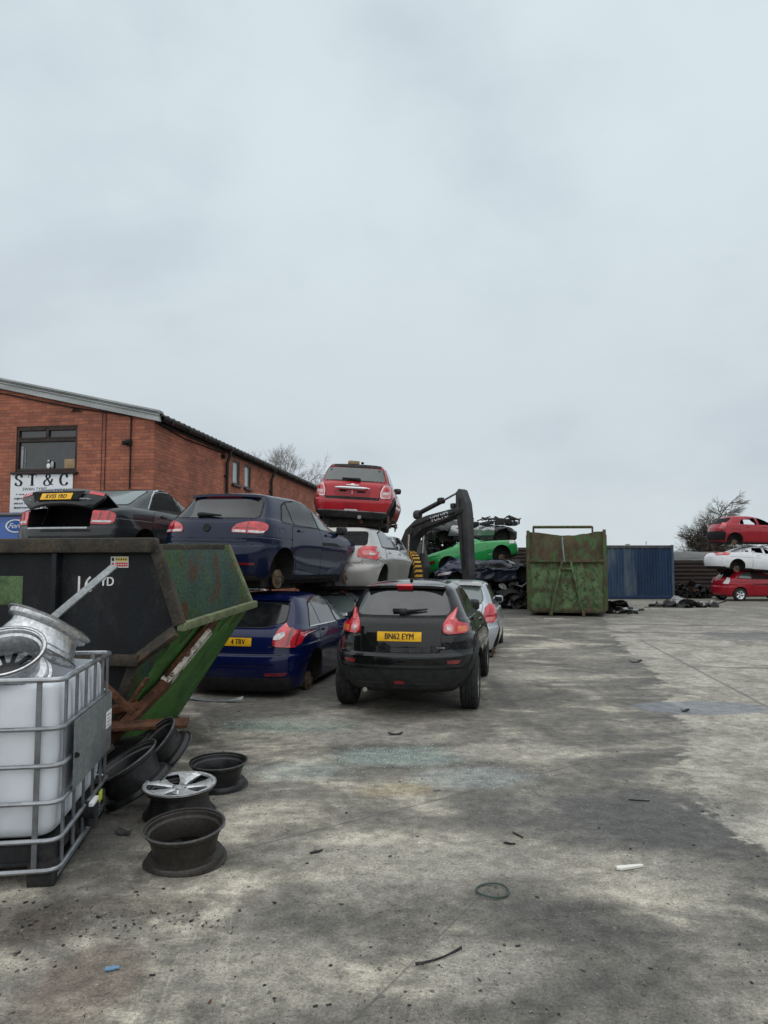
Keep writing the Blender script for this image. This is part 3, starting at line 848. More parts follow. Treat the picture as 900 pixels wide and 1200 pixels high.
def spoiler(car, m, hw, z, y, depth=.2, th=.035, drop=.0):
    mb = MB(); n = 12; vs = []; fs = []
    for i in range(n + 1):
        x = -hw + 2 * hw * i / n; q = abs(x / hw)
        yy = y + .05 * q ** 3; zz = z - .018 * q ** 2.5
        vs += [(x, yy, zz - drop), (x, yy + depth, zz + .012), (x, yy + depth, zz - th * .8), (x, yy, zz - th - drop)]
    for i in range(n):
        a, b = i * 4, i * 4 + 4
        fs += [(a, b, b + 1, a + 1), (a + 1, b + 1, b + 2, a + 2), (a + 2, b + 2, b + 3, a + 3), (a + 3, b + 3, b, a)]
    fs += [(0, 1, 2, 3), (n * 4 + 3, n * 4 + 2, n * 4 + 1, n * 4)]
    mb.geo(vs, fs, m)
    return mb.build('roof_spoiler', car.root, 30)
# ------------------------------------------------------------------ the cars of the yard
def side_glass(c, polys, m='glass', parent=None):
    for i, pl in enumerate(polys):
        pr = None
        if parent and i < len(parent): pr = parent[i]
        c.part('window', m if isinstance(m, str) else m[i], 'right', pl, parent=pr, mirror=True, off=.005, rnd=.025, gap=.026)

def doors(c, polys, handles=(), hm=None):
    out = []
    for i, pl in enumerate(polys):
        d = c.part('door', c.pnt, 'right', pl, mirror=True, off=.004, rnd=.03, gap=.011)
        out.append(d)
        if i < len(handles): c.handle(d, 'right', handles[i][0], handles[i][1], hm or c.pnt)
    return out

def build_suv():
    rows = [(.27, .17, .24, 4.03, .66), (.34, .08, .32, 4.10, .76), (.50, .02, .52, 4.13, .845), (.69, .01, .70, 4.12, .868), (.74, .045, .73, 4.10, .865), (.88, .06, .85, 4.05, .855),
            (1.02, .085, .98, 3.8, .815), (1.10, .13, 1.05, 3.3, .775), (1.15, .18, 1.08, 3.05, .74), (1.28, .30, 1.28, 2.6, .67), (1.40, .43, 1.42, 2.25, .605), (1.465, .49, 1.49, 2.0, .56), (1.515, .60, 1.535, 1.8, .47), (1.55, .85, 1.56, 1.65, .30), (1.56, 1.05, 1.565, 1.5, 0)]
    c = Car('parked_car', 'black crossover with a yellow rear plate standing on all its wheels in the open lane', rows, 4.13, .885, (.76, 3.28), .334, .385, 'black_paint', (.17, 8.33, 0), 10.8, cd=.8, pw=2.6, flare=.055, crease=(.93, .012))
    d = doors(c, [door_rear(.76, 2.0, 1.10, .34, .40, .334, .32), door_front(2.01, 3.0, 1.08, 1.04, .34)], [(1.0, 1.06), (2.1, .96)])
    side_glass(c, [[(1.02, 1.16), (1.18, 1.36), (1.42, 1.47), (1.72, 1.47), (1.95, 1.14)], [(2.02, 1.13), (1.80, 1.465), (2.05, 1.455), (2.8, 1.10)]], parent=d)
    g = c.part('tailgate', 'black_paint', 'rear', [(-.47, .745), (.47, .745), (.475, 1.0), (.53, 1.13), (-.53, 1.13), (-.475, 1.0)], off=.004, rnd=.05, gap=.009,
               more=[('black_paint', 'rear', [(-.34, .80), (.34, .80), (.42, .93), (.37, 1.06), (-.37, 1.06), (-.42, .93)], dict(off=.018, rnd=.05))])[0]
    c.part('rear_window', 'glass_grey', 'rear', [(-.53, 1.16), (.53, 1.16), (.565, 1.215), (.50, 1.40), (.45, 1.435), (-.45, 1.435), (-.50, 1.40), (-.565, 1.215)], off=.006, rnd=.05, parent=g, res=.06, gap=.03)
    c.plate('BN62 EYM', 0, .925, parent=g, off=.032)
    c.wiper(.02, 1.185, .30, 1.215, g)
    wp = MB(); l, n = c.project((-.02, 1.20), 'rear'); wp.box(l + n * .03, (.17, .03, .045), 'seal', bev=.01); wp.build('wiper_mount', g)
    lamp = [(.485, 1.0), (.495, .965), (.54, .945), (.735, .95), (.76, .975), (.755, 1.05), (.65, 1.082), (.618, 1.125), (.632, 1.245), (.618, 1.24), (.545, 1.15), (.498, 1.08)]
    c.part('tail_light', 'lamp_red', 'rear', lamp, mirror=True, off=.018, rnd=.014, res=.04, gap=.008,
           more=[('lamp_pink', 'rear', [(.498, .985), (.53, .96), (.575, .96), (.602, .99), (.602, 1.03), (.575, 1.06), (.53, 1.06), (.498, 1.035)], dict(off=.026, rnd=.02, res=.03)),
                 ('lamp_pink', 'rear', [(.555, 1.10), (.60, 1.10), (.612, 1.16), (.615, 1.225), (.59, 1.185)], dict(off=.024, rnd=.01, res=.05)),
                 ('lamp_amber', 'rear', [(.645, .962), (.735, .967), (.738, 1.03), (.645, 1.035)], dict(off=.024, rnd=.01, res=.04)),
                 ('lamp_clear', 'rear', [(.525, 1.0), (.555, .985), (.575, 1.01), (.56, 1.035), (.53, 1.035)], dict(off=.031, rnd=.012, res=.03))])
    c.part('bumper', 'plastic', 'rear', [(-.56, .33), (.56, .33), (.70, .40), (.76, .55), (-.76, .55), (-.70, .40)], off=.010, rnd=.04, gap=.006,
           more=[('charcoal_paint', 'rear', [(-.70, .58), (.70, .58), (.72, .60), (-.72, .60)], dict(off=.018, rnd=.01)),
                 ('charcoal_paint', 'rear', [(-.72, .695), (.72, .695), (.74, .712), (-.74, .712)], dict(off=.020, rnd=.01)),
                 ('charcoal_paint', 'rear', [(.16, .385), (.52, .385), (.50, .405), (.18, .41)], dict(off=.018, rnd=.01)), ('charcoal_paint', 'rear', [(-.52, .385), (-.16, .385), (-.18, .41), (-.50, .405)], dict(off=.018, rnd=.01)),
                 ('lamp_dark', 'rear', [(-.06, .39), (.06, .39), (.06, .425), (-.06, .425)], dict(off=.02, rnd=.01))])
    c.part('reflector', 'lamp_dark', 'rear', [(.54, .615), (.67, .615), (.69, .655), (.54, .655)], mirror=True, off=.016, rnd=.012)
    spoiler(c, 'black_paint', .50, 1.508, .46, .26, .03)
    c.part('brake_light', 'lamp_red', 'rear', [(-.10, 1.455), (.10, 1.455), (.10, 1.475), (-.10, 1.475)], off=.062, rnd=.01)
    c.badge('JUKE', -.66, .84, .042, xs=1.3); c.badge('Acenta', .47, .80, .036, parent=g)
    c.mirrors(2.78, 1.12, 'black_paint', (.095, .075, .085))
    mb = MB(); mb.blob((.02, .88, 1.565), (.022, .04, .02), 'seal', .9); mb.tube([(.02, .88, 1.57), (.02, .86, 1.63), (.02, .83, 1.68)], [.008, .006, .004], 'seal', 6); mb.build('aerial', c.root)
    for sg in (1, -1):
        pts = [(sg * .565, .85 + .25 * i, 1.505 + .012 * math.sin(i / 4 * 3.14)) for i in range(5)]
    c.part('arch_trim', 'plastic', 'right', [(.76 + .47 * math.cos(R(a)), .354 + .47 * math.sin(R(a))) for a in range(-5, 186, 12)] + [(.76 + .39 * math.cos(R(a)), .354 + .39 * math.sin(R(a))) for a in range(185, -6, -12)], mirror=True, off=.012, rnd=0, res=.12)
    c.wheels(['wheel'] * 4, .334, .215, .225, 5, .01)
    mb = MB(); mb.tube([(-.42, .1, .30), (-.42, .5, .30)], .028, 'steel', 10); mb.build('exhaust_pipe', c.root)
    c.finish()

def build_top_blue_hatch():
    c = Car('scrap_car', 'navy five-door hatchback stacked on the roof of a blue hatchback, its wheels gone', std_hatch(4.2, .893, 1.48), 4.2, .893, (.76, 3.34), .31, .355, 'navy_paint', (-2.55, 9.98, 1.35), 20.0, 1.4, -.5, 'cars stacked in the near row', flare=.028)
    d = doors(c, [door_rear(.76, 2.02, 1.0), door_front(2.03, 3.05, 1.0, .95)], [(1.22, .93), (2.2, .90)])
    side_glass(c, [[(.80, 1.06), (.98, 1.30), (1.10, 1.345), (1.13, 1.04)], [(1.16, 1.04), (1.14, 1.36), (1.45, 1.40), (1.88, 1.41), (2.02, 1.02)], [(2.07, 1.01), (1.94, 1.41), (2.2, 1.36), (2.62, 1.14), (2.82, .98), (2.75, .97)]], ['glass', 'glass', 'glass_pale'], parent=[None, d[0], d[1]])
    g = c.part('tailgate', 'navy_paint', 'rear', [(-.62, .735), (.62, .735), (.64, 1.05), (-.64, 1.05)], off=.004, rnd=.03, gap=.008)[0]
    c.part('rear_window', 'glass', 'rear', [(-.70, 1.075), (.70, 1.075), (.60, 1.36), (-.60, 1.36)], off=.006, rnd=.06, parent=g, res=.06, gap=.014)
    c.wiper(-.18, 1.10, .18, 1.085, g, .03)
    c.round_badge(0, .925, .058, 'seal', g)
    c.part('tail_light', 'lamp_red', 'rear', [(.40, .865), (.77, .855), (.822, .90), (.818, .985), (.77, 1.02), (.62, 1.025), (.46, .985), (.40, .92)], mirror=True, off=.012, rnd=.025, res=.05, gap=.008,
           more=[('lamp_clear', 'rear', [(.42, .872), (.60, .868), (.60, .898), (.42, .905)], dict(off=.018, rnd=.01)), ('lamp_clear', 'rear', [(.63, .868), (.79, .862), (.805, .893), (.63, .898)], dict(off=.018, rnd=.01)),
                 ('lamp_dark', 'rear', [(.606, .87), (.618, .87), (.618, 1.01), (.606, 1.01)], dict(off=.02, rnd=0)), ('lamp_dark', 'rear', [(.45, .93), (.80, .92), (.80, .93), (.45, .94)], dict(off=.016, rnd=0))])
    c.line('right', [(.62, .80), (.80, .80), (.80, .96), (.62, .96), (.62, .80)], .006)
    c.part('reflector', 'lamp_dark', 'rear', [(.50, .42), (.74, .42), (.74, .45), (.50, .45)], mirror=True, off=.012, rnd=.01)
    c.trim('plastic', 'rear', [(-.62, .22), (.62, .22), (.60, .37), (-.60, .37)], off=.008, rnd=.04)
    c.line('rear', [(-.80, .70), (.80, .70)], .008)
    spoiler(c, 'navy_paint', .57, 1.445, .46, .22, .035); c.floor()
    c.part('brake_light', 'lamp_dark', 'rear', [(-.30, 1.385), (.30, 1.385), (.30, 1.405), (-.30, 1.405)], off=.03, rnd=.01)
    c.mirrors(2.80, .99, 'plastic', (.09, .075, .07), dx=.13)
    c.wheels(['brake_disc'] * 4)
    c.finish()

def build_low_blue_hatch():
    rows = [(.2, .12, .2, 4.26, .80), (.3, .04, .28, 4.33, .87), (.5, 0, .5, 4.36, .888), (.66, .01, .64, 4.36, .902), (.71, .045, .70, 4.31, .907), (.83, .065, .75, 4.27, .911), (.90, .08, .78, 4.24, .898), (1.0, .13, .90, 3.75, .868), (1.05, .20, .98, 3.3, .838), (1.09, .27, 1.0, 3.1, .82),
            (1.25, .50, 1.25, 2.65, .73), (1.37, .66, 1.39, 2.2, .645), (1.425, .74, 1.445, 1.95, .58), (1.452, .84, 1.466, 1.8, .44), (1.468, 1.1, 1.475, 1.65, .25), (1.47, 1.25, 1.478, 1.55, 0)]
    c = Car('scrap_car', 'deep blue five-door hatchback on bare brake discs at the bottom of the stack', rows, 4.36, .911, (.86, 3.5), .33, .36, 'blue_paint', (-2.03, 9.55, -.13), 12.0, group='cars stacked in the near row', flare=.03, pw=3.2)
    d = doors(c, [door_rear(.86, 2.12, 1.02, tail=.32), door_front(2.13, 3.15, 1.0, .97)], [(1.30, .92), (2.3, .90)])
    side_glass(c, [[(.80, 1.03), (1.13, 1.31), (1.24, 1.335), (1.26, 1.01)], [(1.29, 1.01), (1.27, 1.345), (1.55, 1.39), (1.92, 1.40), (2.08, 1.0)], [(2.16, 1.0), (2.02, 1.40), (2.3, 1.35), (2.7, 1.14), (2.95, .97)]], ['glass_mid', 'glass_mid', 'glass_pale'], parent=[None, d[0], d[1]])
    c.line('right', [(.72, .86), (.88, .86), (.88, .98), (.72, .98), (.72, .86)], .006)
    c.trim('chrome', 'right', [(.78, 1.012), (2.05, .984), (2.05, .998), (.78, 1.026)], True, off=.007, rnd=0)
    g = c.part('tailgate', 'blue_paint', 'rear', [(-.56, .735), (.56, .735), (.60, 1.0), (.66, 1.08), (-.66, 1.08), (-.60, 1.0)], off=.004, rnd=.03, gap=.008)[0]
    c.part('rear_window', 'glass', 'rear', [(-.63, 1.10), (-.40, 1.05), (.40, 1.05), (.63, 1.10), (.57, 1.34), (-.57, 1.34)], off=.006, rnd=.06, parent=g, res=.06, gap=.014)
    c.plate('       4 TRV', .0, .86, parent=g)
    c.part('tail_light', 'lamp_red', 'rear', [(.53, .83), (.56, .80), (.80, .785), (.855, .83), (.872, .97), (.80, 1.0), (.70, 1.03), (.64, 1.09), (.57, .98)], mirror=True, off=.02, rnd=.02, res=.04, gap=.008,
           more=[('lamp_clear', 'rear', [(.54, .885), (.62, .885), (.685, .935), (.665, .985), (.60, .965), (.555, .94)], dict(off=.028, rnd=.015)), ('lamp_dark', 'rear', [(.70, .80), (.73, .80), (.76, 1.02), (.73, 1.03)], dict(off=.024, rnd=.01)), ('lamp_dark', 'rear', [(.79, .80), (.81, .80), (.83, 1.0), (.81, 1.01)], dict(off=.024, rnd=.01))])
    c.trim('plastic', 'rear', [(-.74, .22), (.74, .22), (.80, .40), (-.80, .40)], off=.010, rnd=.04)
    c.part('reflector', 'lamp_dark', 'rear', [(.46, .425), (.70, .425), (.74, .465), (.46, .465)], mirror=True, off=.014, rnd=.01)
    c.line('rear', [(-.84, .69), (.84, .69)], .008); c.line('rear', [(-.8, .55), (.8, .55)], .010, 'charcoal_paint')
    spoiler(c, 'blue_paint', .57, 1.43, .62, .26, .03, .01)
    c.mirrors(2.9, .99, 'plastic', (.09, .075, .07), dx=.13)
    c.wheels(['brake_disc'] * 4)
    c.finish()

def build_red_small():
    rows = [(.24, .10, .24, 3.62, .70), (.32, .03, .30, 3.68, .78), (.48, 0, .48, 3.70, .825), (.60, .0, .6, 3.70, .835), (.64, .045, .64, 3.66, .833), (.82, .06, .76, 3.6, .822), (.92, .085, .86, 3.2, .80), (.97, .13, .92, 2.75, .765), (1.0, .16, .95, 2.62, .735),
            (1.15, .24, 1.15, 2.42, .675), (1.29, .31, 1.30, 2.15, .61), (1.345, .36, 1.36, 1.95, .565), (1.375, .45, 1.39, 1.8, .47), (1.395, .7, 1.402, 1.6, .26), (1.40, .95, 1.407, 1.4, 0)]
    c = Car('scrap_car', 'red three-door city car topmost of the near stack with a chrome boot handle', rows, 3.70, .841, (.62, 3.09), .30, .345, 'red_paint', (-.70, 14.43, 2.45), 4.5, 3.6, .8, 'cars stacked in the near row', pw=2.9, flare=.03)
    d = doors(c, [door_front(1.20, 2.62, .93, .90, .30)], [(1.32, .80)], 'chrome')
    side_glass(c, [[(.46, 1.0), (.56, 1.22), (.66, 1.285), (1.16, 1.30), (1.16, .985)], [(1.22, .985), (1.22, 1.30), (1.85, 1.30), (2.1, 1.2), (2.42, .97)]], parent=[None, d[0]])
    c.trim('seal', 'rear', [(-.62, 1.305), (.62, 1.305), (.58, 1.36), (-.58, 1.36)], off=.012, rnd=.02)
    c.part('roof_panel', 'seal', 'top', [(-.52, .40), (.52, .40), (.56, 1.0), (.53, 1.95), (-.53, 1.95), (-.56, 1.0)], off=.006, rnd=.05)
    g = c.part('tailgate', 'red_paint', 'rear', [(-.55, .62), (.55, .62), (.555, .90), (.60, .985), (-.60, .985), (-.555, .90)], off=.004, rnd=.04, gap=.009,
               more=[('cherry_paint', 'rear', [(-.36, .685), (.36, .685), (.38, .80), (-.38, .80)], dict(off=.010, rnd=.03)), ('hole', 'rear', [(-.27, .765), (-.12, .765), (-.12, .80), (-.27, .80)], dict(off=.012, rnd=.01)), ('hole', 'rear', [(.10, .755), (.27, .755), (.27, .79), (.10, .79)], dict(off=.012, rnd=.01)), ('lamp_pink', 'rear', [(-.012, .72), (.012, .72), (.012, .80), (-.012, .80)], dict(off=.014, rnd=0))])[0]
    c.part('rear_window', 'glass_mid', 'rear', [(-.64, 1.015), (.64, 1.015), (.565, 1.285), (-.565, 1.285)], off=.006, rnd=.06, parent=g, res=.06, gap=.016)
    c.wiper(.10, 1.02, -.24, 1.04, g, .03)
    mb = MB(); mb.blob((0, -.005, .845), (.36, .035, .028), 'chrome', .7); mb.build('boot_handle', g)
    mb = MB(); l, n = c.project((0, .91), 'rear'); mb.blob(l + n * .01, (.045, .015, .03), 'chrome', .9); mb.tube([l + Vector((-.13, -.012, 0)), l + Vector((.13, -.012, 0))], .012, 'chrome', 8); mb.build('badge', g)
    c.part('tail_light', 'lamp_pink', 'rear', [(.59, .685), (.745, .695), (.755, .80), (.735, .92), (.64, .93), (.585, .80)], mirror=True, off=.016, rnd=.03, res=.05,
           more=[('chrome', 'rear', [(.575, .67), (.76, .68), (.77, .80), (.745, .938), (.63, .948), (.57, .80)], dict(off=.010, rnd=.03)), ('lamp_clear', 'rear', [(.61, .74), (.73, .75), (.73, .80), (.605, .79)], dict(off=.020, rnd=.015)), ('lamp_red', 'rear', [(.612, .81), (.725, .815), (.715, .88), (.63, .89)], dict(off=.020, rnd=.02))])
    c.part('bumper', 'plastic', 'rear', [(-.62, .26), (.62, .26), (.76, .34), (.77, .37), (-.77, .37), (-.76, .34)], off=.012, rnd=.03, more=[('badge', 'rear', [(-.70, .372), (.70, .372), (.70, .39), (-.70, .39)], dict(off=.014, rnd=0)), ('lamp_clear', 'rear', [(-.13, .385), (.13, .385), (.13, .415), (-.13, .415)], dict(off=.016, rnd=.01)), ('cherry_paint', 'rear', [(-.17, .42), (.17, .42), (.17, .55), (-.17, .55)], dict(off=.006, rnd=.03))])
    c.line('rear', [(-.78, .615), (.78, .615)], .008)
    c.part('arch_trim', 'plastic', 'right', [(.62 + .42 * math.cos(R(a)), .32 + .42 * math.sin(R(a))) for a in range(-5, 186, 12)] + [(.62 + .35 * math.cos(R(a)), .32 + .35 * math.sin(R(a))) for a in range(185, -6, -12)], mirror=True, off=.010, rnd=0, res=.12)
    c.mirrors(2.28, .97, 'seal', (.085, .07, .065), dx=.11)
    mb = MB(); mb.blob((.12, .52, 1.42), (.03, .06, .025), 'seal', .8); mb.box((-.08, .62, 1.43), (.22, .2, .07), 'card', rot=.3, bev=.01); mb.build('roof_aerial', c.root)
    mb = MB(); mb.tube([(.18, .02, .26), (.18, .4, .28)], .04, 'steel', 12); mb.build('exhaust_pipe', c.root); c.floor()
    c.wheels(['brake_disc'] * 4)
    c.finish()

def build_boot_saloon():
    rows = [(.22, .12, .22, 4.48, .77), (.32, .03, .30, 4.56, .85), (.5, 0, .5, 4.59, .878), (.64, .01, .62, 4.58, .884), (.70, .035, .70, 4.54, .882), (.84, .06, .76, 4.48, .876), (.93, .10, .84, 4.2, .86), (.975, .30, .90, 3.75, .835), (1.0, .60, .95, 3.35, .80), (1.02, .72, .98, 3.2, .775),
            (1.18, 1.10, 1.2, 2.75, .70), (1.31, 1.45, 1.33, 2.5, .63), (1.37, 1.62, 1.39, 2.40, .57), (1.40, 1.75, 1.41, 2.3, .43), (1.42, 1.9, 1.425, 2.2, .25), (1.425, 2.0, 1.43, 2.12, 0)]
    c = Car('scrap_car', 'charcoal saloon lifted behind the skip with its boot lid standing open', rows, 4.59, .886, (.98, 3.62), .31, .35, 'charcoal_paint', (-4.85, 10.5, 1.64), 12.5, group='cars stacked in the near row', pw=3.2, flare=.02, boxes=[((0, .17, .98), (1.06, .98, .62), 'hole')])
    d = doors(c, [door_rear(.98, 2.3, .96, tail=.34), door_front(2.31, 3.3, .96, .93)], [(1.5, .88), (2.5, .86)])
    side_glass(c, [[(1.30, 1.01), (1.62, 1.28), (1.80, 1.33), (2.22, 1.345), (2.28, .995)], [(2.34, .995), (2.30, 1.345), (2.5, 1.32), (2.85, 1.15), (3.08, .975)]], ['hole', 'glass'], parent=d)
    arcp = [(1.22, .995), (1.5, 1.23), (1.68, 1.325), (1.85, 1.365), (2.3, 1.375)]
    for a, b in zip(arcp, arcp[1:]): c.trim('chrome', 'right', [a, b, (b[0], b[1] + .016), (a[0] - .006, a[1] + .014)], True, off=.008, rnd=0)
    c.part('rear_window', 'glass_pale', 'rear', [(-.62, 1.06), (.62, 1.06), (.54, 1.34), (-.54, 1.34)], off=.005, rnd=.05, res=.06, gap=.014)
    c.part('tail_light', 'lamp_red', 'rear', [(.53, .71), (.74, .705), (.80, .74), (.80, .87), (.74, .905), (.54, .91)], mirror=True, off=.014, rnd=.025, res=.04, gap=.008,
           more=[('lamp_clear', 'rear', [(.55, .735), (.77, .735), (.775, .765), (.55, .765)], dict(off=.020, rnd=.01)), ('lamp_dark', 'rear', [(.62, .78), (.64, .78), (.66, .90), (.64, .90)], dict(off=.02, rnd=.005)), ('lamp_dark', 'rear', [(.72, .78), (.74, .78), (.75, .89), (.73, .89)], dict(off=.02, rnd=.005))])
    c.trim('badge', 'rear', [(-.50, .640), (.50, .640), (.50, .662), (-.50, .662)], off=.012, rnd=.005)
    c.trim('seal', 'rear', [(-.25, .60), (.55, .60), (.55, .628), (-.25, .628)], off=.012, rnd=.01)
    # the raised lid
    hinge = Vector((0, .70, 1.01)); A = Matrix.Translation(hinge) @ Matrix.Rotation(R(-27), 4, 'X') @ Matrix.Translation(-hinge)
    prof = [(.70, 1.015, .60), (.40, 1.0, .63), (.16, .982, .665), (.085, .965, .69), (.06, .93, .70), (.055, .85, .69), (.06, .74, .56), (.07, .70, .52)]
    def P(x, k, o=0.0):
        y, z, hw = prof[k]; q = abs(x); return (x * hw, y + .11 * q ** 2.6 + o, z - .02 * q ** 2 - o * .3)
    mb = MB(); nx = 18; vs = []; fs = []
    for o in (0, .045):
        for k in range(len(prof)):
            for i in range(nx + 1): vs.append(P(-1 + 2 * i / nx, k, o))
    m = len(prof) * (nx + 1)
    for k in range(len(prof) - 1):
        for i in range(nx):
            a = k * (nx + 1) + i; fs.append((a, a + 1, a + nx + 2, a + nx + 1)); fs.append((m + a, m + a + nx + 1, m + a + nx + 2, m + a + 1))
    for k in range(len(prof) - 1):
        for i in (0, nx): a = k * (nx + 1) + i; fs.append((a, a + nx + 1, m + a + nx + 1, m + a))
    for k in (0, len(prof) - 1):
        for i in range(nx): a = k * (nx + 1) + i; fs.append((a, a + 1, m + a + 1, m + a))
    mb.geo(vs, fs, 'charcoal_paint', A)
    mb.prism([(-.36, .74), (.36, .74), (.44, .885), (-.44, .885)], .040, .052, 'hole', A)
    lid = mb.build('boot_lid', c.root)
    for sg in (1, -1):
        mb = MB(); vs = []; fs = []
        for k in (3, 4, 5):
            for i in range(5):
                p = Vector(P(sg * (.70 + .30 * i / 4), k)); vs.append((p.x, p.y - .008, p.z - (.03 if k == 3 else 0) + (.03 if k == 5 else 0)))
        for k in range(2):
            for i in range(4): a = k * 5 + i; fs.append((a, a + 1, a + 6, a + 5))
        mb.geo(vs, fs, 'lamp_red', A); mb.build('tail_light', lid, weld=False)
    Mx = A @ frame_to(Vector((0, .032, .795)), (1, 0, 0), (0, -1, .03))
    mb = MB(); mb.box((0, 0, 0), (.52, .111, .006), 'plate_yellow', Mx, bev=.002); mb.text('KV55 YRD', .098, 'ink', Mx @ Matrix.Translation((0, -.002, .0045)), .8, .0022); mb.build('number_plate', lid, weld=False)
    mb = MB()
    for i in range(4): mb.lathe([(.026, -.004), (.032, -.004), (.032, .004), (.026, .004)], 'badge', 20, A @ frame_to(Vector((-.066 + .044 * i, .048, .915)), (1, 0, 0), (0, -1, .2)), closed=True)
    mb.build('badge', lid)
    mb = MB(); mb.text('QUATTRO', .035, 'badge', A @ frame_to(Vector((.46, .066, .765)), (1, .12, 0), (0.12, -1, 0)), 1.1, .001, .003); mb.text('A4', .04, 'badge', A @ frame_to(Vector((-.46, .066, .765)), (1, -.12, 0), (-.12, -1, 0)), 1.1, .001, .003); mb.build('lettering', lid, weld=False)
    for sg in (1, -1):
        mb = MB(); mb.tube([(sg * .50, .62, .80), (sg * .50, .72, .98), (sg * .50, .60, 1.08), (sg * .48, .45, 1.10)], .014, 'seal', 8); mb.build('hinge', c.root)
    mb = MB(); mb.tube([(-.46, .30, .72), (-.42, .45, 1.05)], .012, 'seal', 8); mb.build('gas_strut', c.root)
    c.mirrors(3.0, .98, 'charcoal_paint', (.09, .07, .065), dx=.12)
    c.wheels(['brake_disc'] * 4)
    c.finish()

def build_silver_small():
    rows = [(.2, .12, .2, 3.65, .74), (.3, .04, .28, 3.72, .81), (.5, 0, .5, 3.75, .842), (.66, .01, .64, 3.75, .848), (.71, .04, .70, 3.70, .846), (.92, .06, .80, 3.62, .835), (1.02, .10, .92, 3.25, .81), (1.09, .15, 1.02, 2.8, .775), (1.12, .18, 1.06, 2.7, .75),
            (1.28, .28, 1.28, 2.35, .69), (1.41, .37, 1.43, 2.0, .62), (1.465, .43, 1.485, 1.8, .56), (1.495, .52, 1.51, 1.65, .45), (1.512, .8, 1.52, 1.5, .26), (1.518, 1.0, 1.525, 1.35, 0)]
    c = Car('scrap_car', 'small silver hatchback with tall red tail lights parked ahead of the black crossover', rows, 3.75, .848, (.62, 3.08), .29, .34, 'silver_paint', (1.22, 13.2, -.09), 11.5, pw=2.8, flare=.03)
    d = doors(c, [door_rear(.62, 1.75, 1.04, tail=.30), door_front(1.76, 2.7, 1.03, 1.0)], [(1.0, .95), (1.9, .94)])
    side_glass(c, [[(.62, 1.10), (.78, 1.36), (.95, 1.42), (1.62, 1.44), (1.72, 1.08)], [(1.79, 1.07), (1.70, 1.44), (1.95, 1.38), (2.35, 1.15), (2.5, 1.03)]], parent=d)
    g = c.part('tailgate', 'silver_paint', 'rear', [(-.56, .735), (.56, .735), (.56, 1.0), (.58, 1.10), (-.58, 1.10), (-.56, 1.0)], off=.004, rnd=.04, gap=.009)[0]
    c.part('rear_window', 'glass_pale', 'rear', [(-.52, 1.10), (.52, 1.10), (.58, 1.18), (.53, 1.38), (.46, 1.42), (-.46, 1.42), (-.53, 1.38), (-.58, 1.18)], off=.006, rnd=.06, parent=g, res=.06, gap=.014)
    c.wiper(-.1, 1.12, .25, 1.16, g)
    c.plate('', 0, .86, parent=g)
    c.part('tail_light', 'lamp_red', 'rear', [(.60, .76), (.79, .77), (.812, .86), (.80, 1.0), (.755, 1.09), (.68, 1.105), (.625, 1.03), (.595, .88)], mirror=True, off=.016, rnd=.04, res=.04, gap=.009, more=[('lamp_dark', 'rear', [(.62, .885), (.80, .89), (.80, .905), (.62, .90)], dict(off=.02, rnd=0)), ('lamp_pink', 'rear', [(.63, .79), (.78, .80), (.79, .87), (.625, .865)], dict(off=.02, rnd=.02))])
    c.line('rear', [(-.8, .70), (.8, .70)], .009); c.trim('plastic', 'rear', [(-.5, .22), (.5, .22), (.5, .34), (-.5, .34)], off=.008, rnd=.03)
    spoiler(c, 'white_paint', .56, 1.50, .30, .26, .05)
    c.mirrors(2.42, 1.06, 'silver_paint', (.09, .07, .075), dx=.12)
    c.wheels(['brake_disc', 'brake_disc', 'wheel', 'wheel'], .29, .18, .19)
    c.finish()

def build_beige():
    c = Car('scrap_car', 'beige silver hatchback with no rear window carrying the red city car', std_hatch(4.2, .88, 1.37), 4.2, .88, (.78, 3.36), .30, .35, 'beige_paint', (-1.02, 12.85, 1.09), 13.5, group='cars stacked in the near row', flare=.03, pw=2.7)
    d = doors(c, [door_rear(.78, 2.05, .94), door_front(2.06, 3.1, .94, .90)], [(1.3, .86), (2.25, .84)])
    side_glass(c, [[(.95, .99), (1.12, 1.24), (1.5, 1.30), (1.92, 1.31), (2.05, .96)], [(2.10, .96), (1.98, 1.31), (2.25, 1.26), (2.8, .94)]], ['glass_mid', 'glass_pale'], parent=d)
    c.part('rear_window', 'hole', 'rear', [(-.66, 1.0), (.66, 1.0), (.60, 1.27), (-.60, 1.27)], off=.005, rnd=.06, res=.06); c.floor()  # flat black sheet painted for the dark behind the missing rear window
    c.part('tailgate', 'beige_paint', 'rear', [(-.6, .70), (.6, .70), (.6, .97), (-.6, .97)], off=.004, rnd=.03, gap=.008)
    c.part('tail_light', 'lamp_red', 'rear', [(.52, .80), (.82, .74), (.862, .78), (.868, .93), (.80, .98), (.60, .99), (.52, .92)], mirror=True, off=.016, rnd=.03, res=.04, gap=.008, more=[('lamp_pink', 'rear', [(.60, .83), (.78, .80), (.82, .86), (.72, .91), (.60, .90)], dict(off=.022, rnd=.02)), ('lamp_clear', 'rear', [(.70, .83), (.78, .82), (.79, .85), (.71, .87)], dict(off=.027, rnd=.01))])
    c.line('rear', [(-.8, .67), (.8, .67)], .008)
    c.line('right', [(.30, .76), (.62, .70)], .012, mirror=False); c.line('right', [(.26, .70), (.58, .79)], .010, mirror=False)
    c.mirrors(2.85, .95, 'beige_paint')
    c.wheels(['brake_disc'] * 4)
    c.finish()

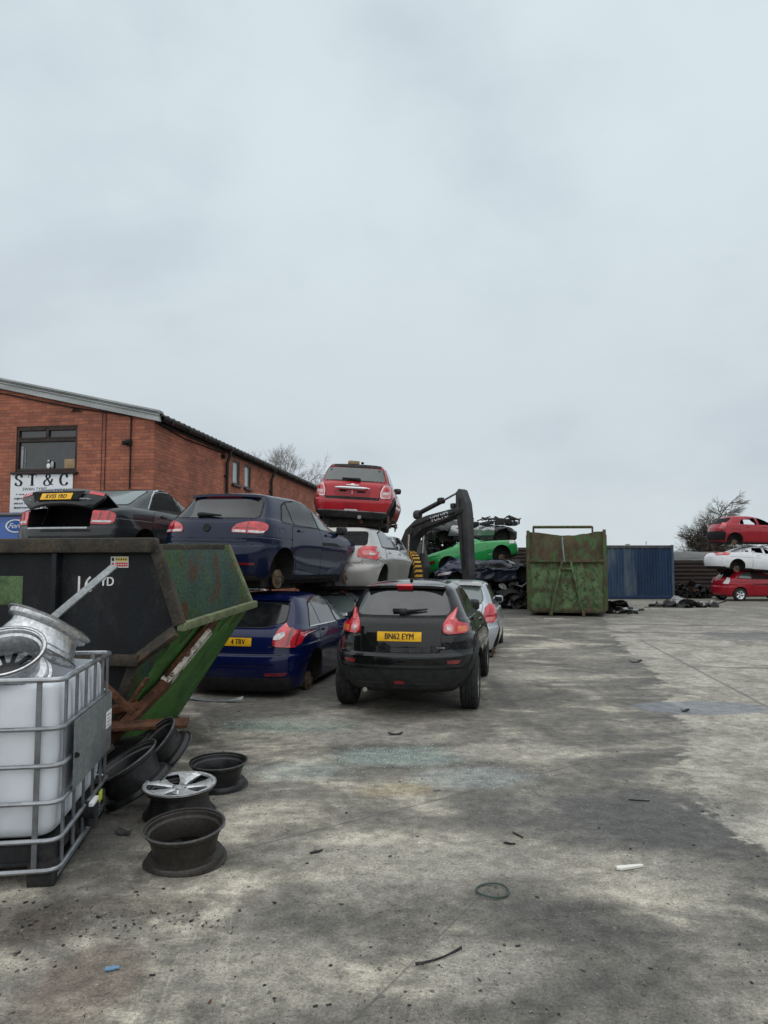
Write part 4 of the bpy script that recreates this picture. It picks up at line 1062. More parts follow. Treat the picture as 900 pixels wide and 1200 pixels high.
def build_fillers():
    # lowest car of that column: only its rear glass and pale boot edge show between its neighbours
    c = Car('scrap_car', 'pale silver hatchback under the beige one, its rear glass just showing', std_hatch(4.0, .86, 1.44), 4.0, .86, (.7, 3.2), .30, .34, 'silver_paint', (-1.25, 12.75, -.17), 12.5, group='cars stacked in the near row')
    doors(c, [door_rear(.7, 1.9, .98), door_front(1.91, 2.9, .98, .95)])
    side_glass(c, [[(.95, 1.05), (1.1, 1.32), (1.8, 1.38), (1.9, 1.03)], [(1.95, 1.02), (1.85, 1.38), (2.1, 1.33), (2.6, 1.0)]])
    c.part('rear_window', 'glass_pale', 'rear', [(-.66, 1.06), (.66, 1.06), (.58, 1.34), (-.58, 1.34)], off=.006, rnd=.05, gap=.03)
    c.part('tail_light', 'lamp_red', 'rear', [(.56, .74), (.82, .74), (.83, .95), (.58, .95)], mirror=True, off=.014, rnd=.03)
    c.wheels(['brake_disc'] * 4); c.finish()
    c = Car('scrap_car', 'dark hatchback behind the skip carrying the charcoal saloon', std_hatch(4.2, .88, 1.48), 4.2, .88, (.76, 3.3), .31, .35, 'charcoal_paint', (-4.75, 10.7, -.02), 12.5, group='cars stacked in the near row')
    doors(c, [door_rear(.76, 2.0, 1.0), door_front(2.01, 3.05, 1.0, .96)])
    side_glass(c, [[(.95, 1.07), (1.1, 1.34), (1.85, 1.40), (2.0, 1.04)], [(2.05, 1.03), (1.92, 1.40), (2.2, 1.35), (2.75, 1.0)]])
    c.part('rear_window', 'glass', 'rear', [(-.68, 1.09), (.68, 1.09), (.60, 1.36), (-.60, 1.36)], off=.006, rnd=.05)
    c.part('tail_light', 'lamp_red', 'rear', [(.56, .78), (.84, .78), (.85, 1.0), (.58, 1.0)], mirror=True, off=.014, rnd=.03)
    c.wheels(['wheel'] * 4); c.finish()
    c = Car('scrap_car', 'dark hatchback added to darken the gap under the navy hatchback', std_hatch(4.2, .88, 1.5), 4.2, .88, (.76, 3.3), .31, .35, 'black_paint', (-3.72, 13.2, -.02), 12.5, group='cars stacked in the near row')  # added car, keeps the bright wall from showing through the gap
    doors(c, [door_rear(.76, 2.0, 1.0), door_front(2.01, 3.05, 1.0, .96)])
    side_glass(c, [[(.95, 1.07), (1.1, 1.34), (1.85, 1.40), (2.0, 1.04)], [(2.05, 1.03), (1.92, 1.40), (2.2, 1.35), (2.75, 1.0)]])
    c.part('rear_window', 'glass', 'rear', [(-.68, 1.09), (.68, 1.09), (.60, 1.36), (-.60, 1.36)], off=.006, rnd=.05)
    c.wheels(['wheel'] * 4); c.finish()
    # stripped silver front half beside the digger
    c = Car('scrap_car', 'stripped silver car nose with an open dark engine bay beside the digger', std_hatch(4.1, .86, 1.44), 4.1, .86, (.72, 3.25), .30, .34, 'silver_paint', (.02, 22.3, 1.12), 190, group='cars stacked in the near row', boxes=[((0, 4.0, .62), (1.5, .9, .56), 'hole')])
    side_glass(c, [[(.95, 1.05), (1.1, 1.32), (1.8, 1.38), (1.9, 1.03)], [(1.95, 1.02), (1.85, 1.38), (2.1, 1.33), (2.6, 1.0)]])
    c.part('windscreen', 'glass_pale', 'front', [(-.62, 1.02), (.62, 1.02), (.52, 1.34), (-.52, 1.34)], off=.006, rnd=.06, gap=.014)
    c.part('headlight', 'lamp_clear', 'front', [(.52, .66), (.74, .70), (.76, .80), (.60, .76)], mirror=True, off=.02, rnd=.02)
    c.mirrors(2.6, 1.0, 'plastic'); c.wheels(['brake_disc'] * 4); c.finish()
    c = Car('scrap_car', 'dark crushed car under the stripped silver nose', std_hatch(4.1, .86, 1.3), 4.1, .86, (.72, 3.25), .28, .34, 'scrap_blue', (.06, 22.6, -.1), 190, group='cars stacked in the near row', crumple=.05)
    side_glass(c, [[(.95, .97), (1.1, 1.18), (1.8, 1.24), (1.9, .95)], [(1.95, .94), (1.85, 1.24), (2.1, 1.2), (2.6, .92)]], 'hole')
    c.finish()

def build_right_stack():
    G = 'cars stacked at the right edge'
    # heading 90: nose to the right, its right flank to the viewer
    c = Car('scrap_car', 'red hatchback on the ground at the foot of the right stack', std_hatch(3.95, .86, 1.45, slope=.4, tail=.12), 3.95, .86, (.72, 3.2), .30, .345, 'cherry_paint', (15.45, 33.4, -.01), 86, group=G, flare=.03, pw=2.6)
    d = doors(c, [door_front(1.35, 2.85, 1.0, .96)], [(1.5, .92)], 'cherry_paint')
    side_glass(c, [[(.70, 1.06), (.92, 1.28), (1.3, 1.34), (1.32, 1.02)], [(1.38, 1.02), (1.36, 1.36), (1.8, 1.37), (2.2, 1.27), (2.6, .98)]], ['glass_mid', 'hole'], parent=[None, d[0]])
    c.part('tail_light', 'lamp_clear', 'right', [(.10, .80), (.24, .78), (.36, 1.04), (.28, 1.08)], mirror=True, off=.016, rnd=.03)
    c.part('rear_window', 'glass', 'rear', [(-.6, 1.09), (.6, 1.09), (.52, 1.34), (-.52, 1.34)], off=.006, rnd=.05)
    c.line('right', [(.5, .86), (3.2, .84)], .01); c.wheels(['wheel'] * 4, .30, .19, .205, 5, .01, 'alloy_bright'); c.mirrors(2.5, 1.0, 'cherry_paint'); c.finish()
    rows = [(.20, .14, .22, 4.4, .76), (.32, .04, .30, 4.46, .85), (.5, 0, .5, 4.5, .88), (.66, .01, .62, 4.5, .885), (.82, .05, .76, 4.4, .876), (.90, .12, .84, 4.1, .86), (.955, .36, .90, 3.7, .83), (.985, .70, .95, 3.3, .80), (1.0, .84, .98, 3.1, .775), (1.16, 1.2, 1.16, 2.7, .70), (1.28, 1.55, 1.29, 2.45, .63), (1.33, 1.75, 1.34, 2.3, .55), (1.36, 1.9, 1.365, 2.2, .35), (1.37, 2.0, 1.37, 2.1, 0)]
    c = Car('scrap_car', 'white coupe tilted nose down between the two red cars', rows, 4.5, .885, (.95, 3.55), .31, .36, 'white_paint', (15.05, 33.25, 1.30), 88, -1, -4.2, G, pw=2.6, flare=.03, boxes=[([(1.62, 1.03), (1.66, 1.24), (2.1, 1.27), (2.16, 1.02)], None, 'hole'), ([(2.26, 1.01), (2.22, 1.26), (2.46, 1.2), (2.8, 1.0)], None, 'hole')], cabin=([(1.5, .95), (1.62, 1.26), (2.3, 1.27), (2.5, 1.15), (2.9, .96)], .52))
    d = doors(c, [door_front(1.65, 3.1, .96, .93)], [(1.8, .88)])
    c.part('window', 'glass', 'right', [(1.15, 1.02), (1.42, 1.2), (1.50, 1.03)], mirror=True, rnd=.02)
    c.part('tail_light', 'lamp_red', 'right', [(.10, .78), (.50, .82), (.62, .92), (.34, .94), (.12, .90)], mirror=True, off=.016, rnd=.02, more=[('lamp_pink', 'right', [(.30, .86), (.52, .87), (.55, .91), (.34, .92)], dict(off=.02, rnd=.01))])
    c.part('bumper', 'white_paint', 'rear', [(-.8, .3), (.8, .3), (.8, .68), (-.8, .68)], off=.006, rnd=.03, gap=.008); c.line('right', [(.6, .76), (3.2, .80)], .01); c.wheels(['brake_disc'] * 4)
    c.trim('badge', 'right', [(.93, .28), (.99, .28), (.99, .34), (.93, .34)], off=.02); c.finish()
    c = Car('scrap_car', 'red five-door hatchback with missing windows on top of the right stack', std_hatch(4.1, .86, 1.47, slope=.42, tail=.14), 4.1, .86, (.74, 3.25), .30, .37, 'cherry_paint', (15.25, 33.3, 2.46), 89, 0, -1, G, pw=2.6, flare=.03, boxes=[([(.95, 1.07), (1.12, 1.28), (1.70, 1.37), (1.80, 1.05)], None, 'hole'), ([(1.90, 1.05), (1.82, 1.375), (2.08, 1.35), (2.5, 1.12), (2.62, 1.03)], None, 'hole')], cabin=([(.8, .98), (1.05, 1.27), (1.3, 1.36), (2.05, 1.36), (2.4, 1.14), (2.6, .98)], .55))
    doors(c, [door_rear(.74, 1.88, 1.02), door_front(1.89, 2.95, 1.01, .97)], [(1.25, .93), (2.05, .92)])
    c.part('tail_light', 'lamp_red', 'right', [(.12, .86), (.30, .84), (.44, 1.10), (.34, 1.14)], mirror=True, off=.016, rnd=.03, more=[('lamp_dark', 'right', [(.20, .86), (.3, .86), (.36, .98), (.28, 1.0)], dict(off=.02, rnd=.01))])
    c.trim('hole', 'rear', [(-.7, .32), (.7, .32), (.74, .74), (-.74, .74)], off=.01, rnd=.05); c.trim('hole', 'right', [(.06, .34), (.30, .30), (.34, .70), (.06, .74)], True, off=.01, rnd=.03)
    c.part('rear_window', 'hole', 'rear', [(-.62, 1.09), (.62, 1.09), (.54, 1.36), (-.54, 1.36)], off=.006, rnd=.05); c.line('right', [(.6, .84), (3.2, .86)], .012)  # black sheet painted for the dark inside the open hatch
    c.wheels(['brake_disc'] * 4); c.finish()

def build_scrap_pile():
    G = 'wrecks in the scrap pile'
    def drop(p):
        if p.z > .98: return Vector((p.x * 1.05, p.y, .95 + (p.z - .98) * .12))
        return p
    rows = [(.2, .1, .2, 3.86, .74), (.3, .03, .28, 3.93, .81), (.5, 0, .48, 3.95, .835), (.64, .02, .60, 3.95, .84), (.76, .06, .70, 3.88, .825), (.83, .25, .78, 3.5, .79), (.87, .7, .84, 3.0, .755), (.90, 1.0, .88, 2.7, .72), (1.02, 1.3, 1.02, 2.4, .66), (1.10, 1.5, 1.10, 2.2, .55), (1.13, 1.7, 1.13, 2.1, .3), (1.14, 1.8, 1.14, 2.0, 0)]
    rows = [(a * 1.22, b, d * 1.22, e, f) for a, b, d, e, f in rows]
    c = Car('scrap_car', 'bright green roadster with its roof gone tilted on the crushed blue wreck', rows, 3.95, .84, (.74, 3.0), .36, .40, 'green_paint', (1.75, 28.6, 1.02), 80, -6, 11.5, G, flare=.04, pw=2.5, boxes=[((0, 1.75, 1.22), (1.2, 1.25, .50), 'hole')])
    d = doors(c, [door_front(1.35, 2.45, .98, .96, .32)])
    c.part('headlight', 'lamp_clear', 'right', [(3.40, .76), (3.66, .73), (3.74, .86), (3.5, .89)], mirror=True, off=.012, rnd=.03); c.line('right', [(1.2, .52), (2.6, .50)], .02, 'lamp_clear')
    c.part('tail_light', 'lamp_dark', 'right', [(.08, .60), (.26, .60), (.28, .70), (.10, .70)], mirror=True, off=.012, rnd=.02)
    mb = MB()
    for sg in (1, -1): mb.tube([(sg * .62, 2.55, 1.06), (sg * .5, 2.25, 1.30), (sg * .3, 2.15, 1.33)], .03, 'seal', 8)
    mb.tube([(-.3, 2.15, 1.33), (.3, 2.15, 1.33)], .03, 'seal', 8); mb.build('windscreen_frame', c.root)
    c.wheels(['brake_disc'] * 4); c.finish()
    rnd = random.Random(5)
    c = Car('scrap_car', 'grey stripped shell lying on top of the green roadster', std_hatch(4.0, .86, 1.35), 4.0, .86, (.75, 3.2), .3, .37, 'charcoal_paint', (1.70, 30.6, 2.45), 86, 3, 1.0, G, crumple=.09, squash=lambda p: Vector((p.x, p.y, p.z if p.z < .8 else .8 + (p.z - .8) * .55)))
    c.trim('badge', 'right', [(.9, .45), (2.9, .45), (2.9, .86), (1.1, .88)], off=.01, rnd=.08)
    mb = MB()
    for i in range(26):
        x, y = rnd.uniform(-.8, .9), rnd.uniform(.0, 4.1)
        mb.tube([(x, y, .9), (x + rnd.uniform(-.3, .3), y + rnd.uniform(-.35, .35), 1.02 + rnd.random() * .14), (x + rnd.uniform(-.5, .5), y + rnd.uniform(-.6, .6), 1.0 + rnd.random() * .30)], rnd.uniform(.015, .045), 'scrap', 6)
    for i in range(16): mb.box((rnd.uniform(-.7, .9), rnd.uniform(.1, 4.0), rnd.uniform(.85, 1.05)), (rnd.uniform(.1, .4), rnd.uniform(.1, .5), rnd.uniform(.08, .25)), 'scrap', rot=rnd.random() * 3, bev=.015)
    tag(mb.build('loose_metal', c.root, weld=False), kind='stuff'); c.finish()
    c = Car('scrap_car', 'crushed dark blue car flattened under the green roadster', std_hatch(4.3, .88, 1.45), 4.3, .88, (.76, 3.4), .3, .36, 'scrap_blue', (2.0, 28.2, .70), 88, -3, 2.0, G, crumple=.15, squash=lambda p: Vector((p.x, p.y, p.z if p.z < .6 else .6 + (p.z - .6) * .6)))
    c.part('headlight', 'lamp_clear', 'right', [(.02, .50), (.5, .55), (.6, .66), (.1, .60)], mirror=False, off=.02, rnd=.03)
    side_glass(c, [[(1.2, .74), (1.3, .88), (2.0, .90), (2.1, .74)], [(2.15, .74), (2.1, .90), (2.5, .88), (2.9, .72)]], 'hole'); c.finish()
    c = Car('scrap_car', 'flattened black car at the bottom of the pile beside the green bin', std_hatch(4.3, .88, 1.45), 4.3, .88, (.76, 3.4), .3, .36, 'black_paint', (2.3, 28.5, -.15), 90, 2, 0, G, crumple=.16, squash=lambda p: Vector((p.x, p.y, p.z if p.z < .6 else .6 + (p.z - .6) * .35)))
    side_glass(c, [[(1.2, .70), (1.3, .82), (2.0, .84), (2.1, .70)], [(2.15, .70), (2.1, .84), (2.5, .82), (2.9, .70)]], 'hole'); c.finish()
    # engines and twisted metal
    def heap(name, label, c0, ext, n, seed, mats, cat='scrap metal', kind='stuff', sz=1.0, hf=None):
        rr = random.Random(seed); mb = MB()
        for i in range(n):
            u, v = rr.uniform(-1, 1), rr.uniform(-1, 1); top = ext[2] * max(.12, 1 - .55 * (abs(u) ** 1.6 + abs(v) ** 1.6)); h = rr.random() * top
            p = Vector((c0[0] + u * ext[0], c0[1] + v * ext[1], c0[2] + h)); m = rr.choice(mats); A = Matrix.Translation(p) @ Matrix.Rotation(rr.random() * 6, 4, 'Z') @ Matrix.Rotation(rr.uniform(-.9, .9), 4, 'X')
            k = rr.random()
            if k < .35: mb.box((0, 0, 0), (rr.uniform(.08, .35) * sz, rr.uniform(.08, .3) * sz, rr.uniform(.05, .22) * sz), m, A, bev=.012)
            elif k < .65:
                L = rr.uniform(.3, 1.0) * sz; mb.tube([(-L / 2, 0, 0), (0, rr.uniform(-.1, .1), rr.uniform(-.1, .1)), (L / 2, rr.uniform(-.15, .15), rr.uniform(-.1, .15))], rr.uniform(.012, .04), m, 6, Mx=A)
            else:
                w, l = rr.uniform(.15, .5) * sz, rr.uniform(.2, .8) * sz; vs = []; fs = []
                for a in range(5):
                    for b in range(4): vs.append((l * (a / 4 - .5), w * (b / 3 - .5), rr.uniform(-.06, .06) * sz + .12 * sz * math.sin(a)))
                for a in range(4):
                    for b in range(3): q = a * 4 + b; fs.append((q, q + 1, q + 5, q + 4))
                n0 = len(vs); vs += [(x, y, z - .015) for x, y, z in vs]; fs += [(n0 + a, n0 + d, n0 + c_, n0 + b) for a, b, c_, d in fs]
                mb.geo(vs, fs, m, A)
        o = mb.build(name, None, 30, weld=False); tag(o, label, cat, None, kind); return o
    heap('scrap_heap', 'low heap of dark car parts between the wrecks and the green bin', (5.5, 28.7, 0), (1.6, 1.4, 1.75), 480, 3, ['scrap', 'scrap', 'scrap', 'scrap_blue', 'scrap', 'scrap_pale'])
    heap('engine_heap', 'tangle of black engine parts piled behind the digger arm', (1.7, 30.2, .0), (.95, .7, 3.55), 520, 8, ['scrap', 'scrap', 'scrap', 'scrap', 'plastic', 'scrap_pale'])
    heap('panel_heap', 'dark torn panels piled above and behind the green roadster', (3.6, 30.9, 0), (2.3, .9, 3.5), 420, 51, ['scrap', 'scrap', 'scrap', 'scrap_blue', 'charcoal_paint', 'scrap_pale'], sz=1.3)
    heap('debris_heap', 'small pile of bent silver and black scrap at the corner of the green bin', (8.15, 25.2, 0), (.62, .5, .38), 46, 14, ['scrap', 'scrap', 'scrap_pale', 'scrap'], sz=.8)
    heap('debris_heap', 'scattered black car trim on the yard in front of the right fence', (11.95, 28.5, 0), (1.3, .55, .22), 44, 21, ['scrap', 'scrap', 'scrap', 'scrap_pale'], sz=1.0)
    heap('debris_heap', 'rubbish along the fence between blue container and red hatchback', (15.1, 35.4, 0), (1.1, .5, .9), 70, 31, ['scrap', 'scrap', 'scrap', 'plastic', 'rust'])
    return heap
# ------------------------------------------------------------------ the yard
def build_ground():
    mb = MB()
    n = 24; S = 320
    mb.geo([(-S, -S, 0), (S, -S, 0), (S, S, 0), (-S, S, 0)], [(0, 1, 2, 3)], 'concrete')
    tag(mb.build('ground'), kind='structure')
    # grit lying on it
    rr = random.Random(4); mb = MB()
    def pebble(x, y, s, m):
        k = 6; vs = [(x, y, s * .7)]; a0 = rr.random() * 6
        for i in range(k): a = a0 + i * 6.283 / k; q = s * rr.uniform(.7, 1.25); vs.append((x + q * math.cos(a), y + q * math.sin(a), s * rr.uniform(.1, .35)))
        for i in range(k): a = a0 + i * 6.283 / k; vs.append((x + s * math.cos(a), y + s * math.sin(a), -.002))
        mb.geo(vs, [(0, 1 + i, 1 + (i + 1) % k) for i in range(k)] + [(1 + i, 1 + k + i, 1 + k + (i + 1) % k, 1 + (i + 1) % k) for i in range(k)], m)
    for i in range(5200):
        y = 2.6 + 14 * rr.random() ** 2.1; x = rr.uniform(-.62, .62) * (y + 1)
        if mnoise.noise(Vector((x * .8, y * .8, 1))) + .25 < rr.random() * .6: continue
        pebble(x, y, rr.choice((.0025, .003, .004, .004, .006, .009)) * rr.uniform(.7, 1.3), rr.choice(('stone', 'stone', 'scrap', 'concrete')))
    tag(mb.build('loose_grit', None, 20, weld=False), 'loose grit and small stones strewn over the stained concrete', 'grit', kind='stuff')
    mb = MB()
    for cx, cy, rx, ry, n in ((.15, 6.75, .8, .45, 420), (-.75, 6.3, .6, .4, 220), (-1.05, 8.0, .9, .45, 260), (.8, 6.1, .6, .3, 160)):
        for i in range(n):
            x, y = rr.gauss(cx, rx * .5), rr.gauss(cy, ry * .5); pebble(x, y, rr.uniform(.003, .007), 'teal_glass')
    tag(mb.build('broken_glass', None, 20, weld=False), 'crumbs of broken greenish car glass scattered over the concrete', 'broken glass', kind='stuff')

def build_building():
    t = thing('brick_building', 'red brick two storey building with grey sheet roof behind the stacked cars', 'building', (-5.08, 15.6, 0), (0, 0, -R(7.7)))
    Wd, Lg, E, Rg = 12.0, 15.8, 4.98, 6.32
    op = [(-3.31, -1.82, 3.80, 4.86)]
    mb = MB()
    def wall_grid(us, zs, fn, skip, m, depth):
        for a, b in zip(us, us[1:]):
            for c, d in zip(zs, zs[1:]):
                if any(a >= s[0] - 1e-6 and b <= s[1] + 1e-6 and c >= s[2] - 1e-6 and d <= s[3] + 1e-6 for s in skip): continue
                mb.geo([fn(a, c), fn(b, c), fn(b, d), fn(a, d)], [(0, 1, 2, 3)], m)
        for s in skip:
            q = [(s[0], s[2]), (s[1], s[2]), (s[1], s[3]), (s[0], s[3])]
            for i in range(4):
                p, r = fn(*q[i]), fn(*q[(i + 1) % 4]); dv = Vector(depth)
                mb.geo([p, r, Vector(r) + dv, Vector(p) + dv], [(0, 1, 2, 3)], m)
    o = op[0]
    wall_grid([-Wd, o[0], o[1], 0], [0, o[2], o[3], E], lambda u, z: (u, 0, z), op, 'brick', (0, .12, 0))
    mb.geo([(-Wd, 0, E), (0, 0, E), (-Wd / 2, 0, Rg)], [(0, 1, 2)], 'brick')
    sw = [(5.01, 5.66, 4.04, 4.78), (6.06, 6.70, 4.04, 4.78)]
    wall_grid([0, 5.01, 5.66, 6.06, 6.70, Lg], [0, 4.04, 4.78, E], lambda u, z: (0, u, z), sw, 'brick', (-.10, 0, 0))
    mb.geo([(-Wd, 0, 0), (-Wd, Lg, 0), (-Wd, Lg, E), (-Wd, 0, E)], [(0, 3, 2, 1)], 'brick')
    mb.geo([(0, Lg, 0), (-Wd, Lg, 0), (-Wd, Lg, E), (-Wd / 2, Lg, Rg), (0, Lg, E)], [(0, 4, 3, 2, 1)], 'brick')
    mb.build('wall', t, weld=False)
    mb = MB()
    sl = (Rg - E) / (Wd / 2); n = 220
    for sg in (0, 1):                                    # corrugated slopes
        vs = []; fs = []
        for i in range(n + 1):
            y = -.12 + (Lg + .3) * i / n; b = .025 * math.sin(i * math.pi * .5 * 1.0)
            for k in range(2):
                xx = (.22 if k == 0 else -Wd / 2); z = E + (-xx) * sl + .10 + b + (-.0 if k else 0)
                x = xx if sg == 0 else -Wd - xx
                for dz in (0, -.05): vs.append((x, y, z + dz))
        for i in range(n):
            a = i * 4; fs += [(a, a + 2, a + 6, a + 4), (a + 1, a + 5, a + 7, a + 3), (a, a + 4, a + 5, a + 1)]
        mb.geo(vs, fs, 'roof')
    mb.build('roof', t, weld=False)
    mb = MB()
    for sg in (0, 1):
        f = (lambda x: x) if sg == 0 else (lambda x: -Wd - x)
        A0, A1 = .16, -Wd / 2
        poly = [(f(A0), E - A0 * sl - .07), (f(A1), Rg - .07), (f(A1), Rg + .17), (f(A0), E - A0 * sl + .17)]
        mb.prism(poly, -.10, -.02, 'verge')
        poly = [(f(A0), E - A0 * sl + .135), (f(A1), Rg + .135), (f(A1), Rg + .175), (f(A0), E - A0 * sl + .175)]
        mb.prism(poly, -.15, .10, 'verge')
    mb.build('verge_board', t, weld=False)
    mb = MB()
    vs = []; fs = []; k = 9
    for yy in (-.02, Lg):
        for i in range(k): a = math.pi * (1 + i / (k - 1)); vs.append((.16 + .085 * math.cos(a), yy, E + .02 + .10 * math.sin(a)))
    for i in range(k - 1): fs.append((i, i + 1, k + i + 1, k + i))
    mb.geo(vs, fs, 'gutter', smooth=True); mb.box((.03, Lg / 2, E - .02), (.05, Lg, .20), 'gutter')
    for i in range(16): mb.box((.16, .4 + i * .98, E - .06), (.20, .03, .05), 'gutter')
    mb.build('gutter', t, weld=False)
    for y in (4.39, 8.7):
        mb = MB(); mb.tube([(.16, y, E - .06), (.16, y, E - .18), (.075, y, E - .42), (.075, y, 2.5), (.075, y, .1)], .045, 'gutter', 12)
        for z in (4.2, 3.4, 2.2, 1.0): mb.box((.06, y, z), (.10, .14, .04), 'gutter')
        mb.build('downpipe', t)
    # front window
    mb = MB(); x0, x1, z0, z1 = o; d = .055
    for a, b, c, e in ((x0, x1, z0, z0 + .09), (x0, x1, z1 - .06, z1), (x0, x0 + .06, z0 + .09, z1 - .06), (x1 - .06, x1, z0 + .09, z1 - .06), (x0 + .06, x1 - .06, z1 - .36, z1 - .29), ((x0 + x1) / 2 - .035, (x0 + x1) / 2 + .035, z1 - .29, z1 - .06)):
        mb.box(((a + b) / 2, d, (c + e) / 2), (b - a, .07, e - c), 'frame_brown', bev=.006)
    for a, b in ((x0 + .06, (x0 + x1) / 2 - .035), ((x0 + x1) / 2 + .035, x1 - .06)):
        for r in ((a, b, z1 - .29, z1 - .255), (a, b, z1 - .095, z1 - .06)): mb.box(((r[0] + r[1]) / 2, d - .022, (r[2] + r[3]) / 2), (r[1] - r[0] - .01, .05, r[3] - r[2]), 'frame_brown')
    mb.box(((x0 + x1) / 2, -.015, z0 - .02), (x1 - x0 + .1, .16, .05), 'frame_brown', bev=.008)
    w = mb.build('window', t, weld=False)
    mb = MB(); mb.box(((x0 + x1) / 2, d + .02, (z0 + z1) / 2), (x1 - x0 - .1, .012, z1 - z0 - .12), 'room_glass'); mb.build('pane', w)
    mb = MB(); mb.box((x0 + .12, d + .008, z0 + .36), (.055, .008, .5), 'fence_grey'); mb.box((x0 + .20, d + .008, z0 + .34), (.02, .008, .46), 'galv_plate'); mb.build('blind', w, weld=False)
    for y0, y1, c0, c1 in sw:
        mb = MB()
        for a, b, c, e in ((y0, y1, c0, c0 + .07), (y0, y1, c1 - .06, c1), (y0, y0 + .08, c0 + .07, c1 - .06), (y1 - .08, y1, c0 + .07, c1 - .06)): mb.box((-.045, (a + b) / 2, (c + e) / 2), (.07, b - a, e - c), 'frame_brown')
        mb.box((.02, (y0 + y1) / 2, c0 - .02), (.12, y1 - y0 + .1, .05), 'frame_brown')
        w = mb.build('window', t, weld=False); mb = MB(); mb.box((-.055, (y0 + y1) / 2, (c0 + c1) / 2), (.012, y1 - y0 - .1, c1 - c0 - .1), 'pane_pale'); mb.build('pane', w)
    mb = MB()
    mb.tube([(-.535, -.03, 5.0), (-.535, -.03, 1.2)], .018, 'seal', 8); mb.tube([(-.535, -.03, 5.0), (-.62, -.03, 5.04), (-2.0, -.03, 5.27), (-3.9, -.03, 5.68)], .014, 'seal', 6)
    mb.tube([(-1.136, -.02, 5.12), (-1.136, -.02, 2.2)], .008, 'seal', 6); mb.tube([(-1.22, -.02, 5.14), (-1.22, -.02, 2.2)], .006, 'seal', 6)
    mb.tube([(.03, .2, 4.86), (.03, 1.6, 4.78), (.03, 4.3, 4.82)], .014, 'seal', 6)
    rr = random.Random(2); mb.tube([(-1.95 + .012 * i + .06 * math.sin(i * 2.1), -.03, 5.2 + .05 * math.cos(i * 1.7)) for i in range(18)], .008, 'seal', 6)
    mb.build('cable', t)
    mb = MB(); mb.box((-.57, -.05, 4.43), (.13, .10, .13), 'seal', bev=.015); mb.tube([(-.57, -.08, 4.43), (-.66, -.16, 4.40)], .05, 'seal', 10); mb.build('security_light', t); mb = MB(); mb.box((.06, 4.15, 4.72), (.1, .12, .1), 'seal', bev=.01); mb.build('junction_box', t)
    # things on the sill
    A = t.matrix_basis
    def sill(name, label, cat, x, fn):
        e = MB(); fn(e, x); ob = e.build(name); ob.matrix_basis = Matrix.Translation((-5.08, 15.6, 0)) @ Matrix.Rotation(-R(7.7), 4, 'Z'); tag(ob, label, cat)
    sill('cardboard_box', 'brown cardboard box on the upstairs window sill', 'box', -2.0, lambda e, x: e.box((x, .03, z0 + .195), (.26, .014, .21), 'card', bev=.004))
    sill('ornament', 'small pale figurine on the upstairs window sill', 'ornament', -2.52, lambda e, x: (e.blob((x, .03, z0 + .15), (.045, .012, .06), 'sign_white', .9), e.blob((x, .03, z0 + .26), (.03, .011, .035), 'badge', .9), e.blob((x + .09, .03, z0 + .17), (.04, .011, .09), 'badge', .9)))
    # sign below the window
    mb = MB(); mb.box((-2.63, -.03, 3.335), (1.50, .03, .87), 'sign_white', bev=.004)
    Mx = frame_to(Vector((-2.63, -.047, 3.335)), (1, 0, 0), (0, -1, 0))
    serif_text(mb, Mx)
    mb.text('SWAN TYRES', .095, 'ink', Mx @ Matrix.Translation((-.15, .085, .001)), 1.05, 0, .0008)
    rr = random.Random(6)
    for xx, yy, hh, ww in ((-.60, -.03, .03, .42), (-.64, -.125, .055, .44), (-.64, -.235, .045, .40), (-.64, -.33, .045, 1.1)):      # lines too small to read
        x = xx
        while x < xx + ww:
            l = rr.uniform(.012, .03); mb.box((x + l / 2, yy + rr.uniform(-.004, .004), .001), (l, hh * rr.uniform(.6, 1), .001), 'ink', Mx); x += l + rr.uniform(.008, .016) + (.03 if rr.random() < .15 else 0)
    tag(mb.build('wall_sign', None, weld=False), 'white sign lettered S T & C under the upstairs window', 'sign').matrix_basis = Matrix.Translation((-5.08, 15.6, 0)) @ Matrix.Rotation(-R(7.7), 4, 'Z')

def ribbon(mb, pts, m, Mx, thin=.010, thick=.040, ang=0.0):
    """a stroke of a serif face: heavy where it runs upright, hairline where it runs level"""
    vs = []; fs = []
    for i, p in enumerate(pts):
        a, b = Vector(pts[max(i - 1, 0)]), Vector(pts[min(i + 1, len(pts) - 1)]); t = (b - a).normalized()
        w = (thin + (thick - thin) * abs(t.y) ** 1.5) / 2; n = Vector((-t.y, t.x)) * w
        vs += [(p[0] + n.x, p[1] + n.y, .0015), (p[0] - n.x, p[1] - n.y, .0015)]
    for i in range(len(pts) - 1): fs.append((2 * i, 2 * i + 1, 2 * i + 3, 2 * i + 2))
    mb.geo(vs, fs, m, Mx)

